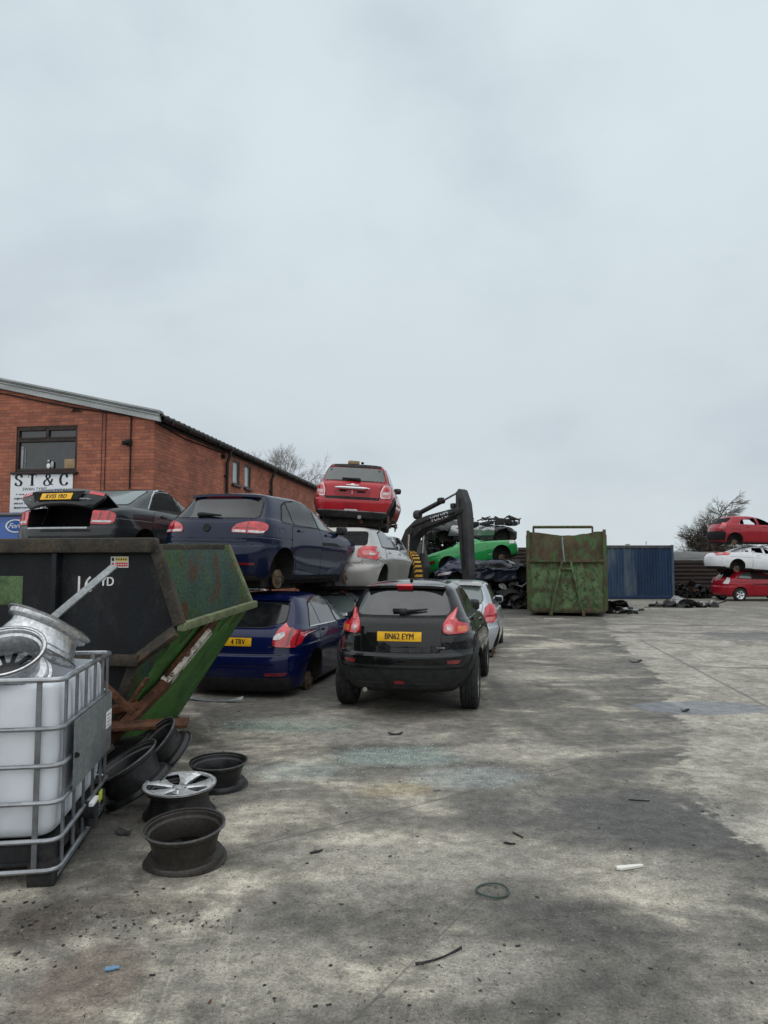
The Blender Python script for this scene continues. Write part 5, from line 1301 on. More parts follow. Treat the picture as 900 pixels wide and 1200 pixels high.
def serif_text(mb, Mx):
    def curve(pts, n=7):
        return [tuple(q) for q in catmull([list(p) for p in pts], n)]
    H = .25; y0 = .165
    def at(x): return Mx @ Matrix.Translation((x, y0, 0))
    S = curve([(.075, .195), (.055, .235), (.0, .25), (-.055, .225), (-.062, .18), (-.03, .145), (.03, .115), (.065, .07), (.05, .02), (.0, .0), (-.055, .018), (-.078, .06)])
    ribbon(mb, S, 'ink', at(-.55), .018, .060, 0); mb.geo([(.07, .17, .0015), (.078, .17, .0015), (.078, .25, .0015), (.07, .25, .0015)], [(0, 1, 2, 3)], 'ink', at(-.55)); mb.geo([(-.082, .0, .0015), (-.074, .0, .0015), (-.074, .085, .0015), (-.082, .085, .0015)], [(0, 1, 2, 3)], 'ink', at(-.55))
    A = at(-.22)
    for r in ((-.030, .0, .030, .25), (-.10, .236, .10, .25), (-.055, .0, .055, .012), (-.10, .18, -.09, .25), (.09, .18, .10, .25)): mb.geo([(r[0], r[1], .0015), (r[2], r[1], .0015), (r[2], r[3], .0016), (r[0], r[3], .0016)], [(0, 1, 2, 3)], 'ink', A)
    ribbon(mb, curve([(.13, .02), (.07, .035), (.01, .12), (-.04, .19), (-.025, .24), (.01, .25), (.04, .225), (.035, .18), (-.02, .14), (-.075, .10), (-.09, .05), (-.06, .008), (-.01, .0), (.05, .03), (.09, .10), (.105, .15)]), 'ink', at(.16), .016, .048)
    ribbon(mb, curve([(.085, .18), (.06, .235), (.005, .25), (-.055, .215), (-.08, .125), (-.055, .035), (.005, .0), (.06, .018), (.09, .065)]), 'ink', at(.54), .016, .060); mb.geo([(.08, .165, .0015), (.09, .165, .0015), (.09, .25, .0015), (.08, .25, .0015)], [(0, 1, 2, 3)], 'ink', at(.54))

def build_van():
    t = thing('box_van', 'blue box van with a white ringed oval emblem behind the skip', 'van', (-7.75, 13.55, 0), (0, 0, -R(8)))
    mb = MB(); mb.box((0, 2.1, 1.62), (2.1, 4.1, 2.22), 'van_paint', bev=.05); mb.build('body', t)
    mb = MB(); mb.box((0, .02, 2.69), (2.0, .06, .05), 'glass_mid', bev=.01); mb.build('top_trim', t)
    for sg in (1, -1):
        mb = MB(); mb.box((sg * .50, .035, 1.56), (.96, .04, 1.96), 'van_paint', bev=.012); mb.box((sg * .06, .0, 1.3), (.03, .04, .5), 'seal', bev=.006); mb.build('rear_door', t)
        mb = MB(); mb.box((sg * .99, .03, 1.1), (.10, .05, .36), 'lamp_red', bev=.015); mb.build('tail_light', t)
    mb = MB(); A = frame_to(Vector((.80, .012, 2.47)), (1, 0, 0), (0, -1, 0)) @ Matrix.Diagonal((1.7, 1, 1, 1))
    mb.lathe([(.105, .0), (.105, .008), (.125, .008), (.125, 0)], 'white_ink', 40, A); mb.lathe([(0, .004), (.105, .004)], 'van_paint', 40, A)
    sh = Matrix.Identity(4); sh[0][1] = .3
    mb.text('Ford', .14, 'white_ink', A @ Matrix.Translation((0, .0, .006)) @ sh, .62, .001, .001); mb.build('emblem', t, weld=False)
    mb = MB(); mb.box((0, 4.6, .95), (1.95, 1.2, 1.0), 'van_paint', bev=.12); mb.build('bonnet', t)
    mb = MB(); mb.box((0, 2.5, .44), (1.9, 5.3, .2), 'under', bev=.03); mb.build('chassis', t)
    for y in (1.0, 4.5):
        for sg in (1, -1):
            mb = MB(); mb.lathe([(0, -.11), (.2, -.11), (.33, -.09), (.345, -.05), (.345, .05), (.33, .09), (.2, .11), (.18, .08), (0, .08)], 'tyre', 36, Matrix.Translation((sg * .93, y, .345)) @ Matrix.Rotation(R(90) * sg, 4, 'Y')); mb.build('wheel', t)

def build_skip():
    t = thing('skip', 'black sided skip with green sloping end and 16YD stencil', 'skip', (-3.6, 7.2, 0))
    o = Vector((-3.6, 7.2, 0))
    ux, uy = Vector((-.981, .19, 0)), Vector((.19, .981, 0))      # along the side to the left, and across
    def W(u, v, z): return Vector((-2.07, 6.42, 0)) + ux * u + uy * v + Vector((0, 0, z)) - o      # u from the top right corner
    wd = 1.62; L = 3.5
    nr, fr = W(-.26, 0, 1.22), W(-.30, wd, 1.33)          # ends of the low rim
    nb, fb = W(.50, .06, .04), W(.58, wd, .03)            # foot of the end panel
    def slab(mb, pts, d, m):
        d = Vector(d); n = len(pts); vs = list(pts) + [p + d for p in pts]
        mb.geo(vs, [tuple(range(n)), tuple(range(2 * n - 1, n - 1, -1))] + [(i, n + i, n + (i + 1) % n, (i + 1) % n) for i in range(n)], m)
    tn = uy * .03
    # near side: upright above the waist, tapering in below it
    mb = MB(); slab(mb, [W(0, 0, 1.97), W(L, 0, 1.97), W(L + .1, 0, .96), W(.13, 0, .96), nr], tn, 'skip_black')
    slab(mb, [W(.14, .03, .96), W(L + .1, .03, .96), W(L - .3, .12, .04), W(.52, .10, .04)], tn, 'skip_black'); mb.build('side_panel', t, weld=False)
    mb = MB(); slab(mb, [W(.0, wd - .03, 1.99), W(L, wd - .03, 1.99), W(L + .1, wd - .03, .96), W(L - .3, wd - .03, .04), fb - tn, fr - tn], tn * .8, 'skip_inside'); mb.build('side_panel', t, weld=False)
    mb = MB(); slab(mb, [W(L, .03, 1.97), W(L, wd - .035, 1.97), W(L - .35, wd - .035, .05), W(L - .35, .03, .05)], ux * -.03, 'skip_black'); mb.build('end_panel', t, weld=False)
    mb = MB(); slab(mb, [nb + tn, fb - tn, fr - tn * 1.2, nr + tn * 1.2], Vector((-.03, 0, .01)), 'skip_green')
    for i in range(2):
        s = .62 + .16 * i; p = nb.lerp(fb, s); mb.box(p + Vector((.03, -.01, .05)), (.03, .05, .12), 'skip_green', rot=Matrix.Rotation(-.55, 4, 'Y'))
    for i in range(5): s = .14 + .17 * i; p = nr.lerp(fr, s); q = nb.lerp(fb, s).lerp(p, .84); mb.tube([p + Vector((.035, 0, -.03)), q + Vector((.02, 0, 0))], .010, 'skip_rim', 6)
    mb.build('end_panel', t, weld=False)
    mb = MB(); slab(mb, [W(.5, .1, .05), W(L - .3, .1, .05), W(L - .3, wd - .06, .05), W(.5, wd - .06, .05)], Vector((0, 0, .03)), 'skip_black'); mb.build('floor_panel', t, weld=False)
    def bar(mb, a, b, w, h, m, up=Vector((0, 0, 1))):
        x = (b - a).normalized(); up = up - x * up.dot(x); A = frame_to((a + b) / 2, x, up); mb.box((0, 0, 0), ((b - a).length, w, h), m, A, bev=min(w, h) * .18)
    mb = MB(); bar(mb, W(-.03, -.02, 1.945), W(L, -.02, 1.945), .15, .135, 'skip_edge'); mb.build('top_rail', t, weld=False)
    mb = MB(); bar(mb, W(0, wd + .02, 1.96), W(L, wd + .02, 1.96), .1, .08, 'skip_edge'); mb.build('top_rail', t, weld=False)
    mb = MB(); bar(mb, W(-.02, -.01, 1.93), nr + Vector((.01, -.01, .02)), .10, .07, 'skip_edge', uy); bar(mb, W(.0, -.02, 1.94) + uy * .03, nr + uy * .03 + Vector((.02, 0, .02)), .035, .035, 'skip_rim', uy); mb.build('sloping_rail', t, weld=False)
    mb = MB(); bar(mb, W(-.01, wd, 1.98), fr, .05, .05, 'skip_rim', uy); mb.build('sloping_rail', t, weld=False)
    mb = MB(); bar(mb, nr + Vector((.02, -.03, 0)), fr + Vector((.03, .02, 0)), .075, .075, 'skip_rim'); mb.build('low_rail', t, weld=False)
    mb = MB(); bar(mb, nr + Vector((-.02, -.02, -.03)), W(.17, -.015, .90), .05, .13, 'skip_edge', Vector((1, 0, 1))); bar(mb, W(.17, .0, .9), nb + Vector((.0, 0, .02)), .05, .09, 'skip_edge', Vector((1, 0, 1))); mb.build('end_frame', t, weld=False)
    mb = MB(); bar(mb, W(.10, -.03, .92), W(L + .1, -.03, .92), .09, .10, 'skip_edge'); mb.build('waist_rail', t, weld=False)
    for u in (.95, 2.2):
        mb = MB(); bar(mb, W(u, -.018, 1.875), W(u, -.018, .975), .05, .115, 'skip_edge' if u < 0 else 'skip_black', uy); mb.build('rib', t, weld=False)
    # lettering, sticker and faded green panel
    Mx = lambda u, z: frame_to(W(u, -.0015, z), -ux, -uy)
    mb = MB(); mb.text('16', .21, 'white_ink', Mx(.69, 1.585), .92, .001, .001); mb.text('YD', .115, 'white_ink', Mx(.455, 1.615), .9, .003, .001); mb.build('lettering', t, weld=False)
    mb = MB(); A = Mx(.335, 1.795); mb.box((0, 0, .0), (.175, .10, .004), 'plate_white', A); mb.box((.02, .024, .0035), (.12, .036, .003), 'sticker_yellow', A); mb.box((.02, -.022, .0035), (.12, .036, .003), 'sticker_red', A); mb.box((-.066, .024, .0035), (.022, .03, .003), 'ink', A); mb.box((-.066, -.022, .0035), (.022, .03, .003), 'sticker_red', A)
    for i in range(5): mb.box((-.03 + .024 * i, .024, .0055), (.012, .014, .002), 'ink', A); mb.box((-.03 + .024 * i, -.022, .0055), (.012, .012, .002), 'plate_white', A)
    mb.build('warning_sticker', t, weld=False)
    mb = MB(); mb.box((0, 0, 0), (.30, .27, .003), 'bin_green', Mx(1.47, 1.53)); mb.build('faded_panel', t, weld=False)
    # rusted leg frame on the end
    def on(s, q, off=.05):
        p = nb.lerp(fb, s).lerp(nr.lerp(fr, s), q); return p + Vector((.86, .0, -.5)).normalized() * off
    mb = MB(); bar(mb, on(.36, .93, .055), on(.17, .55, .06), .17, .09, 'rust_white', Vector((.86, 0, -.5))); mb.build('lifting_leg', t, weld=False)
    mb = MB(); bar(mb, on(.42, .97, .03), on(.22, .56, .03), .30, .05, 'rust', Vector((.86, 0, -.5))); bar(mb, on(.18, .57, .075), on(-.32, .14, .09), .14, .09, 'rust', Vector((.86, 0, -.5))); bar(mb, on(.20, .52, .05), on(-.26, .10, .06), .05, .06, 'rust_white', Vector((.86, 0, -.5))); mb.build('lifting_leg', t, weld=False)
    mb = MB(); bar(mb, on(-.02, .62, .0), on(-.12, .18, .01), .09, .03, 'rust', Vector((.86, 0, -.5))); mb.build('wear_strip', t, weld=False)
    # loose rusted steel
    def loose(name, label, a, b, w, h, m, cat, up=(0, 0, 1), bend=None):
        mb = MB(); pts = [Vector(a)] + ([Vector(bend)] if bend else []) + [Vector(b)]
        for p, q in zip(pts, pts[1:]): bar(mb, p, q, w, h, m, Vector(up))
        tag(mb.build(name, None, weld=False), label, cat)
    loose('steel_bar', 'thin rusty steel bar slanting down in front of the skip side', (-2.56, 6.22, .88), (-2.15, 6.22, .50), .06, .05, 'rust', 'steel bar', (0, -1, .2))
    loose('steel_plate', 'flat rusty plate lying across the heap under the skip end', (-2.62, 6.12, .40), (-1.70, 6.30, .405), .30, .03, 'rust', 'steel plate')
    loose('steel_beam', 'thick rusty beam end resting above the flat rusty plate', (-2.62, 6.2, .47), (-2.18, 6.42, .54), .11, .06, 'rust', 'steel beam')
    loose('steel_strip', 'long grey flat bar leaning on the black skip side', (-2.27, 6.02, 1.765), (-2.66, 5.30, 1.18), .075, .014, 'galv_plate', 'steel bar', (-.3, -1, .3), bend=(-2.52, 5.55, 1.40))
    loose('timber_offcut', 'dirty timber offcut wedged under the rusty plate', (-2.55, 5.95, .05), (-2.32, 6.2, .24), .08, .06, 'bark', 'timber', (0, 0, 1))
    for i, (a, b, w, h, lab) in enumerate((((-2.5, 6.35, .12), (-1.95, 6.5, .12), .3, .22, 'dark block of scrap steel under the rusty plate'), ((-2.35, 5.75, .06), (-2.05, 6.1, .10), .16, .10, 'short dark steel offcut beside the tilted black wheel'))):
        loose('steel_block', lab, a, b, w, h, 'scrap', 'scrap block')

def build_tank():
    t = thing('caged_tank', 'white plastic bulk tank in a galvanised cage holding loose alloy wheels', 'tank', (-2.41, 4.60, 0), (0, 0, R(8.9)))
    X, Y = .5, .6
    def ring(x, y, r, z, n=6, bow=0.0):
        out = []
        for cx, cy, a0 in ((x - r, y - r, 0), (-x + r, y - r, 90), (-x + r, -y + r, 180), (x - r, -y + r, 270)):
            for i in range(n + 1): a = R(a0 + 90 * i / n); out.append((cx + r * math.cos(a), cy + r * math.sin(a), z))
        return out
    # bottle
    mb = MB(); zs = [(.245, -.10), (.25, -.045), (.27, -.022), (.32, -.012), (.45, -.002), (.6, .004), (.66, -.004), (.72, .004), (.9, .002), (1.0, -.004), (1.07, -.012), (1.10, -.03), (1.105, -.055), (1.05, -.06), (.92, -.065)]
    n = None; vs = []; fs = []
    base = ring(X - .025, Y - .025, .09, 0, 6)
    dense = []
    for i, p in enumerate(base):
        q = base[(i + 1) % len(base)]; dist = math.hypot(p[0] - q[0], p[1] - q[1]); k = max(1, int(dist / .04))
        for j in range(k): dense.append((p[0] + (q[0] - p[0]) * j / k, p[1] + (q[1] - p[1]) * j / k))
    n = len(dense); rr = random.Random(3)
    for z, o in zs:
        for x, y in dense:
            L = max(abs(x) / X, abs(y) / Y); s = 1 + o / .5
            wob = .007 * math.sin(x * 19 + 1) * math.sin(y * 21) + .006 * mnoise.noise(Vector((x * 5, y * 5, z * 5)))
            vs.append((x * (s + wob), y * (s + wob), z + (.02 * mnoise.noise(Vector((x * 4, y * 4, 3))) if z > 1.06 else 0)))
    for k in range(len(zs) - 1):
        for i in range(n): j = (i + 1) % n; fs.append((k * n + i, k * n + j, (k + 1) * n + j, (k + 1) * n + i))
    fs.append(tuple(range(n))[::-1]); fs.append(tuple((len(zs) - 1) * n + i for i in range(n)))
    mb.geo(vs, fs, 'ibc_plastic', smooth=True); mb.build('bottle', t, 50)
    # cage: every hoop and upright
    for z in (1.135, .865, .66, .46, .255, .095):
        mb = MB(); mb.tube(ring(X + .012, Y + .012, .07, z, 6), .0135 if z < 1.1 else .016, 'galv', 10, closed=True); mb.build('cage_hoop', t)
    ups = [(x, -Y - .002) for x in (-.38, -.13, .12, .385)] + [(X + .002, y) for y in (-.5, -.27, -.05, .18, .40, .54)] + [(x, Y + .002) for x in (-.38, -.13, .12, .385)] + [(-X - .002, y) for y in (-.45, -.15, .15, .45)]
    for x, y in ups:
        mb = MB(); a = abs(abs(y) - Y) < .01; mb.box((x, y, .615), (.030 if a else .016, .016 if a else .030, 1.04), 'galv_dark', bev=.005); mb.build('cage_upright', t)
    mb = MB(); mb.box((X + .034, .06, .665), (.006, .98, .40), 'galv_plate', bev=.002); mb.tube([(X + .04, -.40, .665), (X + .05, -.415, .665)], .016, 'ink', 10); mb.build('cage_plate', t)
    mb = MB(); mb.box((X + .039, .455, .69), (.003, .16, .115), 'plate_white', bev=.001)
    for i in range(4): mb.box((X + .0412, .445 - .01 * (i % 2), .725 - .024 * i), (.001, .10 - .03 * (i % 2), .006), 'badge')
    mb.build('paper_label', t)
    # outlet valve
    mb = MB(); mb.tube([(X - .06, -.02, .22), (X + .075, -.02, .22)], .055, 'pallet', 16); mb.tube([(X + .05, -.02, .22), (X + .05, -.02, .13)], .04, 'pallet', 12); mb.build('outlet_valve', t)
    mb = MB(); mb.box((X + .07, -.06, .287), (.03, .15, .028), 'sign_white', bev=.008); mb.build('valve_handle', t)
    mb = MB(); mb.box((X + .035, .28, .215), (.006, .085, .065), 'label_yellow', bev=.002); mb.build('yellow_tag', t)
    # pallet
    mb = MB(); mb.box((0, 0, .175), (.97, 1.17, .09), 'pallet', bev=.012)
    for x in (-.42, 0, .42):
        for y in (-.52, 0, .52): mb.box((x, y, .065), (.15, .15, .13), 'pallet', bev=.012)
    for x in (-.42, 0, .42): mb.box((x, 0, .012), (.13, 1.18, .022), 'pallet', bev=.004)
    for y in (-.52, .52): mb.box((0, y, .125), (.98, .14, .022), 'pallet', bev=.004)
    mb.tube([(X - .02, -.55, .045), (X - .02, .55, .045)], .02, 'galv_plate', 8); mb.build('pallet', t, weld=False)

def build_wheels():
    def wheel(label, c, axis, r, w, barrel, face, group, spin=0.0, style='five', spokes=5):
        z = Vector(axis).normalized(); x = Vector((1, 0, 0)) if abs(z.x) < .9 else Vector((0, 1, 0))
        t = thing('alloy_wheel', label, 'wheel', c, (0, 0, 0), group)
        A = frame_to(Vector((0, 0, 0)), x, z) @ Matrix.Rotation(spin, 4, 'Z')
        mb = MB(); mb2 = MB()
        full = MB(); rim_geo(full, A, r - .018, w, barrel, face, spokes, style, 72)
        bi = full.mats.index(M[barrel])
        if barrel != face:
            fi = full.mats.index(M[face]); d = full.bm.copy()
            bmesh.ops.delete(full.bm, geom=[f for f in full.bm.faces if f.material_index != bi], context='FACES')
            bmesh.ops.delete(d, geom=[f for f in d.faces if f.material_index == bi], context='FACES')
            o = MB(); o.bm.free(); o.bm = d; o.mats = full.mats; o.build('wheel_face', t, 30)
            full.build('rim', t, 30)
        else: full.build('rim', t, 30)
    G = 'loose wheels lying on the ground'
    wheel('bronze grey wheel lying face down in front, open end up', (-1.20, 4.42, .112), (0.02, .08, -1), .246, .215, 'alloy_brown', 'alloy_dark', G, .3)
    wheel('wheel with polished five spoke face lying upwards', (-1.46, 5.22, .112), (.0, -.05, 1), .256, .215, 'alloy_black', 'alloy_bright', G, .25, 'wide')
    wheel('small black wheel lying open end up behind the polished one', (-1.33, 5.86, .102), (0, .03, -1), .235, .20, 'alloy_black', 'alloy_dark', G, .9)
    wheel('black wheel tilted against the tank with its open side up', (-1.88, 5.40, .225), (.46, .16, -.87), .27, .235, 'alloy_black', 'alloy_black', G, .5)
    wheel('black wheel propped steeply behind the tilted one', (-1.83, 5.92, .27), (.62, .34, -.70), .255, .20, 'alloy_black', 'alloy_dark', G, .1)
    G = 'loose wheels in the top of the caged tank'
    wheel('silver wheel tipped on its side above the tank edge', (-2.28, 4.80, 1.30), (.32, .40, .86), .285, .20, 'alloy', 'alloy_dark', G, .2)
    wheel('silver wheel with dark spokes inside facing up and forward', (-2.235, 4.27, 1.19), (-.08, .52, -.84), .235, .22, 'alloy', 'alloy_black', G, .7, 'twin', 7)
    wheel('grey wheel at the far left on top of the tank', (-2.80, 4.72, 1.27), (.45, .2, -.8), .25, .22, 'alloy', 'alloy_dark', G, .4)
    wheel('dirty silver wheel sunk in the tank beneath the others', (-2.50, 4.60, 1.06), (.1, .12, -1), .24, .2, 'alloy', 'alloy_dark', G, .4)

def build_digger():
    A0 = Vector((.30, 26.5, 0)); yaw = math.atan2(-.79, .61)
    t = thing('excavator', 'grey and yellow tracked digger with its arm raised before the scrap pile', 'excavator', A0, (0, 0, yaw))
    def low(p): return (p[0], p[1] if p[1] < 1.1 else 1.1 + (p[1] - 1.1) * .845)
    def xz(mb, poly, w, m, y=0.0, bev=.03): mb.prism([low(p) for p in poly] if m == 'excav_grey' else poly, y - w / 2, y + w / 2, m, bev=bev)
    for sg in (1, -1):
        mb = MB(); pr = [(-1.7, .42)] + [(-1.7 - .40 * math.sin(R(a)), .42 - .40 * math.cos(R(a))) for a in range(0, 181, 20)] + [(1.7 + .40 * math.sin(R(a)), .42 + .40 * math.cos(R(a))) for a in range(0, 181, 20)]
        xz(mb, pr[1:], .55, 'scrap', sg * 1.1)
        for i in range(26): mb.box((-1.6 + i * .13, sg * 1.1, .845), (.07, .56, .04), 'scrap')
        mb.build('track', t, weld=False)
    mb = MB(); mb.box((-.3, 0, .75), (2.2, 1.7, .5), 'excav_grey', bev=.04); mb.lathe([(.0, .9), (.75, .9), (.75, 1.05), (0, 1.05)], 'scrap', 36, Matrix.Translation((-.4, 0, .0))); mb.build('undercarriage', t, weld=False)
    mb = MB(); mb.box((-1.1, -.0, 1.5), (2.4, 2.3, .9), 'excav_grey', bev=.06); mb.box((-1.6, 0, 2.0), (1.4, 2.2, .35), 'excav_yellow', bev=.06); mb.build('engine_house', t, weld=False)
    mb = MB(); xz(mb, [(-2.9, 1.1), (-2.2, 1.05), (-2.2, 2.1), (-2.7, 2.1), (-3.0, 1.7)], 2.4, 'excav_yellow', bev=.06); mb.build('counterweight', t)
    mb = MB(); xz(mb, [(-.2, 1.1), (.75, 1.1), (.85, 1.7), (.55, 2.75), (-.2, 2.8)], .95, 'excav_grey', .68, .05); mb.box((.1, .19, 2.15), (.6, .01, .8), 'glass_mid'); mb.box((.1, 1.16, 2.15), (.6, .01, .8), 'glass_mid'); mb.build('cab', t, weld=False)
    # striped guard of the boom foot
    mb = MB(); pts = [(.95 + .05 * 0, .0)]
    arc = [(1.52 + .52 * math.cos(R(a)), 1.18 + 1.0 * math.sin(R(a))) for a in range(-5, 96, 10)]
    for i, (a, b) in enumerate(zip(arc, arc[1:])):
        d = ((b[0] - a[0]) * .5, (b[1] - a[1]) * .5)
        for k in range(2):
            p0 = (a[0] + d[0] * k, a[1] + d[1] * k); p1 = (p0[0] + d[0], p0[1] + d[1])
            q = lambda p, s: (1.52 + (p[0] - 1.52) * s, 1.18 + (p[1] - 1.18) * s)
            mb.prism([q(p0, .82), q(p1, .82), q(p1, 1.0), q(p0, 1.0)], -.55, -.26, 'excav_yellow' if k == 0 else 'seal')
    mb.build('striped_guard', t, weld=False)
    boom = [(.62, 1.1), (.58, 1.9), (.70, 2.70), (1.02, 3.28), (1.55, 3.66), (2.2, 3.82), (3.75, 4.05), (3.95, 3.98), (3.9, 3.82), (2.7, 3.46), (1.95, 3.27), (1.45, 2.92), (1.20, 2.45), (1.06, 1.8), (1.0, 1.1)]
    mb = MB(); xz(mb, boom, .42, 'excav_grey', 0, .03)
    mb.text('VOLVO', .27, 'white_ink', Matrix.Translation((2.85, -.213, 3.30)) @ Matrix.Rotation(R(90), 4, 'X') @ Matrix.Rotation(R(10), 4, 'Z'), 1.0, .008, .002)
    mb.lathe([(0, -.26), (.12, -.26), (.12, .26), (0, .26)], 'excav_grey', 20, Matrix.Translation((1.35, 0, 2.86)) @ Matrix.Rotation(R(90), 4, 'X'))
    mb.box((3.35, 0, 3.66), (.18, .2, .18), 'excav_grey', bev=.03); mb.tube([(1.4, -.24, 3.02), (2.2, -.24, 3.22), (3.6, -.24, 3.42)], .02, 'seal', 6); mb.build('boom', t, weld=False)
    mb = MB(); xz(mb, [(3.58, 4.62), (3.72, 4.78), (3.86, 4.72), (4.06, 4.2), (4.12, 3.75), (4.20, 1.4), (4.08, .95), (3.90, 1.0), (3.84, 1.6), (3.68, 3.3), (3.58, 4.0)], .30, 'excav_grey', 0, .03); mb.tube([(3.8, -.2, 3.9), (3.92, -.2, 3.0), (4.0, -.2, 1.6)], .022, 'seal', 6); mb.build('stick', t, weld=False)
    mb = MB(); mb.tube([(1.5, 0, 3.50), (2.75, 0, 3.86)], .085, 'excav_grey', 14); mb.tube([(2.75, 0, 3.86), (3.66, 0, 4.14)], .04, 'steel', 10); mb.blob((1.47, 0, 3.46), (.16, .16, .17), 'excav_grey', .8); mb.blob((2.72, 0, 3.88), (.13, .12, .11), 'scrap', .6); mb.build('stick_cylinder', t)
    for sg in (1, -1): mb = MB(); mb.tube([(1.25, sg * .34, 1.2), (1.33, sg * .34, 2.1)], .09, 'excav_grey', 12); mb.tube([(1.33, sg * .34, 2.0), (1.40, sg * .34, 2.75)], .05, 'steel', 10); mb.build('boom_cylinder', t)
    mb = MB(); xz(mb, [(3.70, 1.15), (4.1, 1.15), (4.2, .75), (3.95, .15), (3.55, .05), (3.35, .35), (3.5, .8)], .7, 'scrap', 0, .03); mb.build('bucket', t)

def build_bin():
    t = thing('skip_bin', 'tall green roll-off bin with flaking rust and hook frame on its front', 'bin', (4.85, 24.0, 0), (0, 0, -R(14.5)))
    w, l, h = 2.46, 6.0, 2.88
    def sheet(mb, fn, nu, nv, m, th):
        vs = [fn(i / nu, j / nv) for j in range(nv + 1) for i in range(nu + 1)]; n0 = len(vs); fs = []
        vs += [(x + th[0], y + th[1], z + th[2]) for x, y, z in vs]
        for j in range(nv):
            for i in range(nu): a = j * (nu + 1) + i; fs.append((a, a + 1, a + nu + 2, a + nu + 1)); fs.append((n0 + a, n0 + a + nu + 1, n0 + a + nu + 2, n0 + a + 1))
        bd = list(range(nu + 1)) + [(j + 1) * (nu + 1) - 1 for j in range(1, nv + 1)] + [nv * (nu + 1) + i for i in range(nu - 1, -1, -1)] + [j * (nu + 1) for j in range(nv - 1, 0, -1)]
        for a, b in zip(bd, bd[1:] + bd[:1]): fs.append((a, n0 + a, n0 + b, b))
        mb.geo(vs, fs, m)
    mb = MB(); sheet(mb, lambda u, v: (.03 + (w - .06) * u, .03 + .02 * mnoise.noise(Vector((u * 4, v * 4, 5))), .16 + 1.62 * v), 22, 16, 'bin_green', (0, .04, 0)); mb.build('front_panel', t)
    def top(u): return 2.80 - .14 * math.exp(-((u - .5) / .3) ** 2) + .05 * mnoise.noise(Vector((u * 7, 2, 1)))
    mb = MB(); sheet(mb, lambda u, v: (.03 + (w - .06) * u, .03 + .07 * mnoise.noise(Vector((u * 3, v * 2, 8))) * v + .05 * v, 1.86 + (top(u) - 1.86) * v), 26, 10, 'bin_rust', (0, .03, 0)); mb.build('front_panel', t, label=None) if False else mb.build('upper_panel', t)
    for x in (.0, w):
        mb = MB(); sheet(mb, lambda u, v, x=x: (x - (.03 if x else 0), .09 + (l - .09) * u, .16 + 2.66 * v), 20, 6, 'bin_green', (.03, 0, 0))
        for i in range(7): mb.box((x + (.05 if x else -.05), .5 + i * .85, 1.45), (.09, .10, 2.5), 'bin_green', bev=.01)
        mb.build('side_panel', t)
    mb = MB(); sheet(mb, lambda u, v: (.04 + (w - .08) * u, l - .03, .16 + 2.66 * v), 8, 8, 'bin_green', (0, .03, 0)); mb.build('tail_door', t)
    mb = MB(); mb.box((w / 2, l / 2, .14), (w - .1, l, .06), 'bin_rust'); 
    for x in (.7, w - .7): mb.box((x, l / 2 - .03, .075), (.12, l - .1, .13), 'bin_rust', bev=.01)
    mb.build('floor_panel', t)
    for x in (.0, w): mb = MB(); mb.box((x, .02, 1.52), (.10, .12, h - .22 + (.0 if x else -.02)), 'bin_rust', bev=.012); mb.build('corner_post', t)
    mb = MB(); mb.box((w / 2, -.015, 1.815), (w - .06, .10, .085), 'bin_rust', bev=.012); mb.build('cross_rail', t)
    mb = MB(); mb.box((w / 2, .02, .20), (w - .06, .09, .10), 'bin_rust', bev=.012); mb.build('cross_rail', t)
    mb = MB(); mb.tube([(.15, .35, 2.97), (w - .38, .42, 2.955)], .05, 'bin_rust', 10); mb.box((w - .36, .40, 2.88), (.06, .08, .2), 'bin_rust', bev=.01); mb.box((.17, .30, 2.88), (.06, .2, .2), 'bin_rust', bev=.01); mb.build('top_bar', t)
    for x0, x1 in ((1.10, .72), (1.38, 1.74)):
        mb = MB(); A = frame_to(Vector(((x0 + x1) / 2, -.05, .98)), (x1 - x0, 0, -1.64), (0, -1, 0)); mb.box((0, 0, 0), (1.70, .075, .09), 'bin_green', A, bev=.012); mb.build('hook_frame', t)
        mb = MB(); mb.box((x1 + .01, -.02, .10), (.09, .2, .19), 'bin_rust', bev=.02); mb.build('foot', t)
    mb = MB(); mb.box((1.24, -.05, 1.56), (.34, .08, .07), 'bin_green', bev=.01); mb.build('hook_bar', t)
    mb = MB(); mb.tube([(1.12, -.03, 2.62), (1.13, -.06, 2.3), (1.16, -.05, 1.95), (1.18, -.05, 1.78)], [.025, .035, .028, .03], 'galv_plate', 8); mb.build('chain', t)

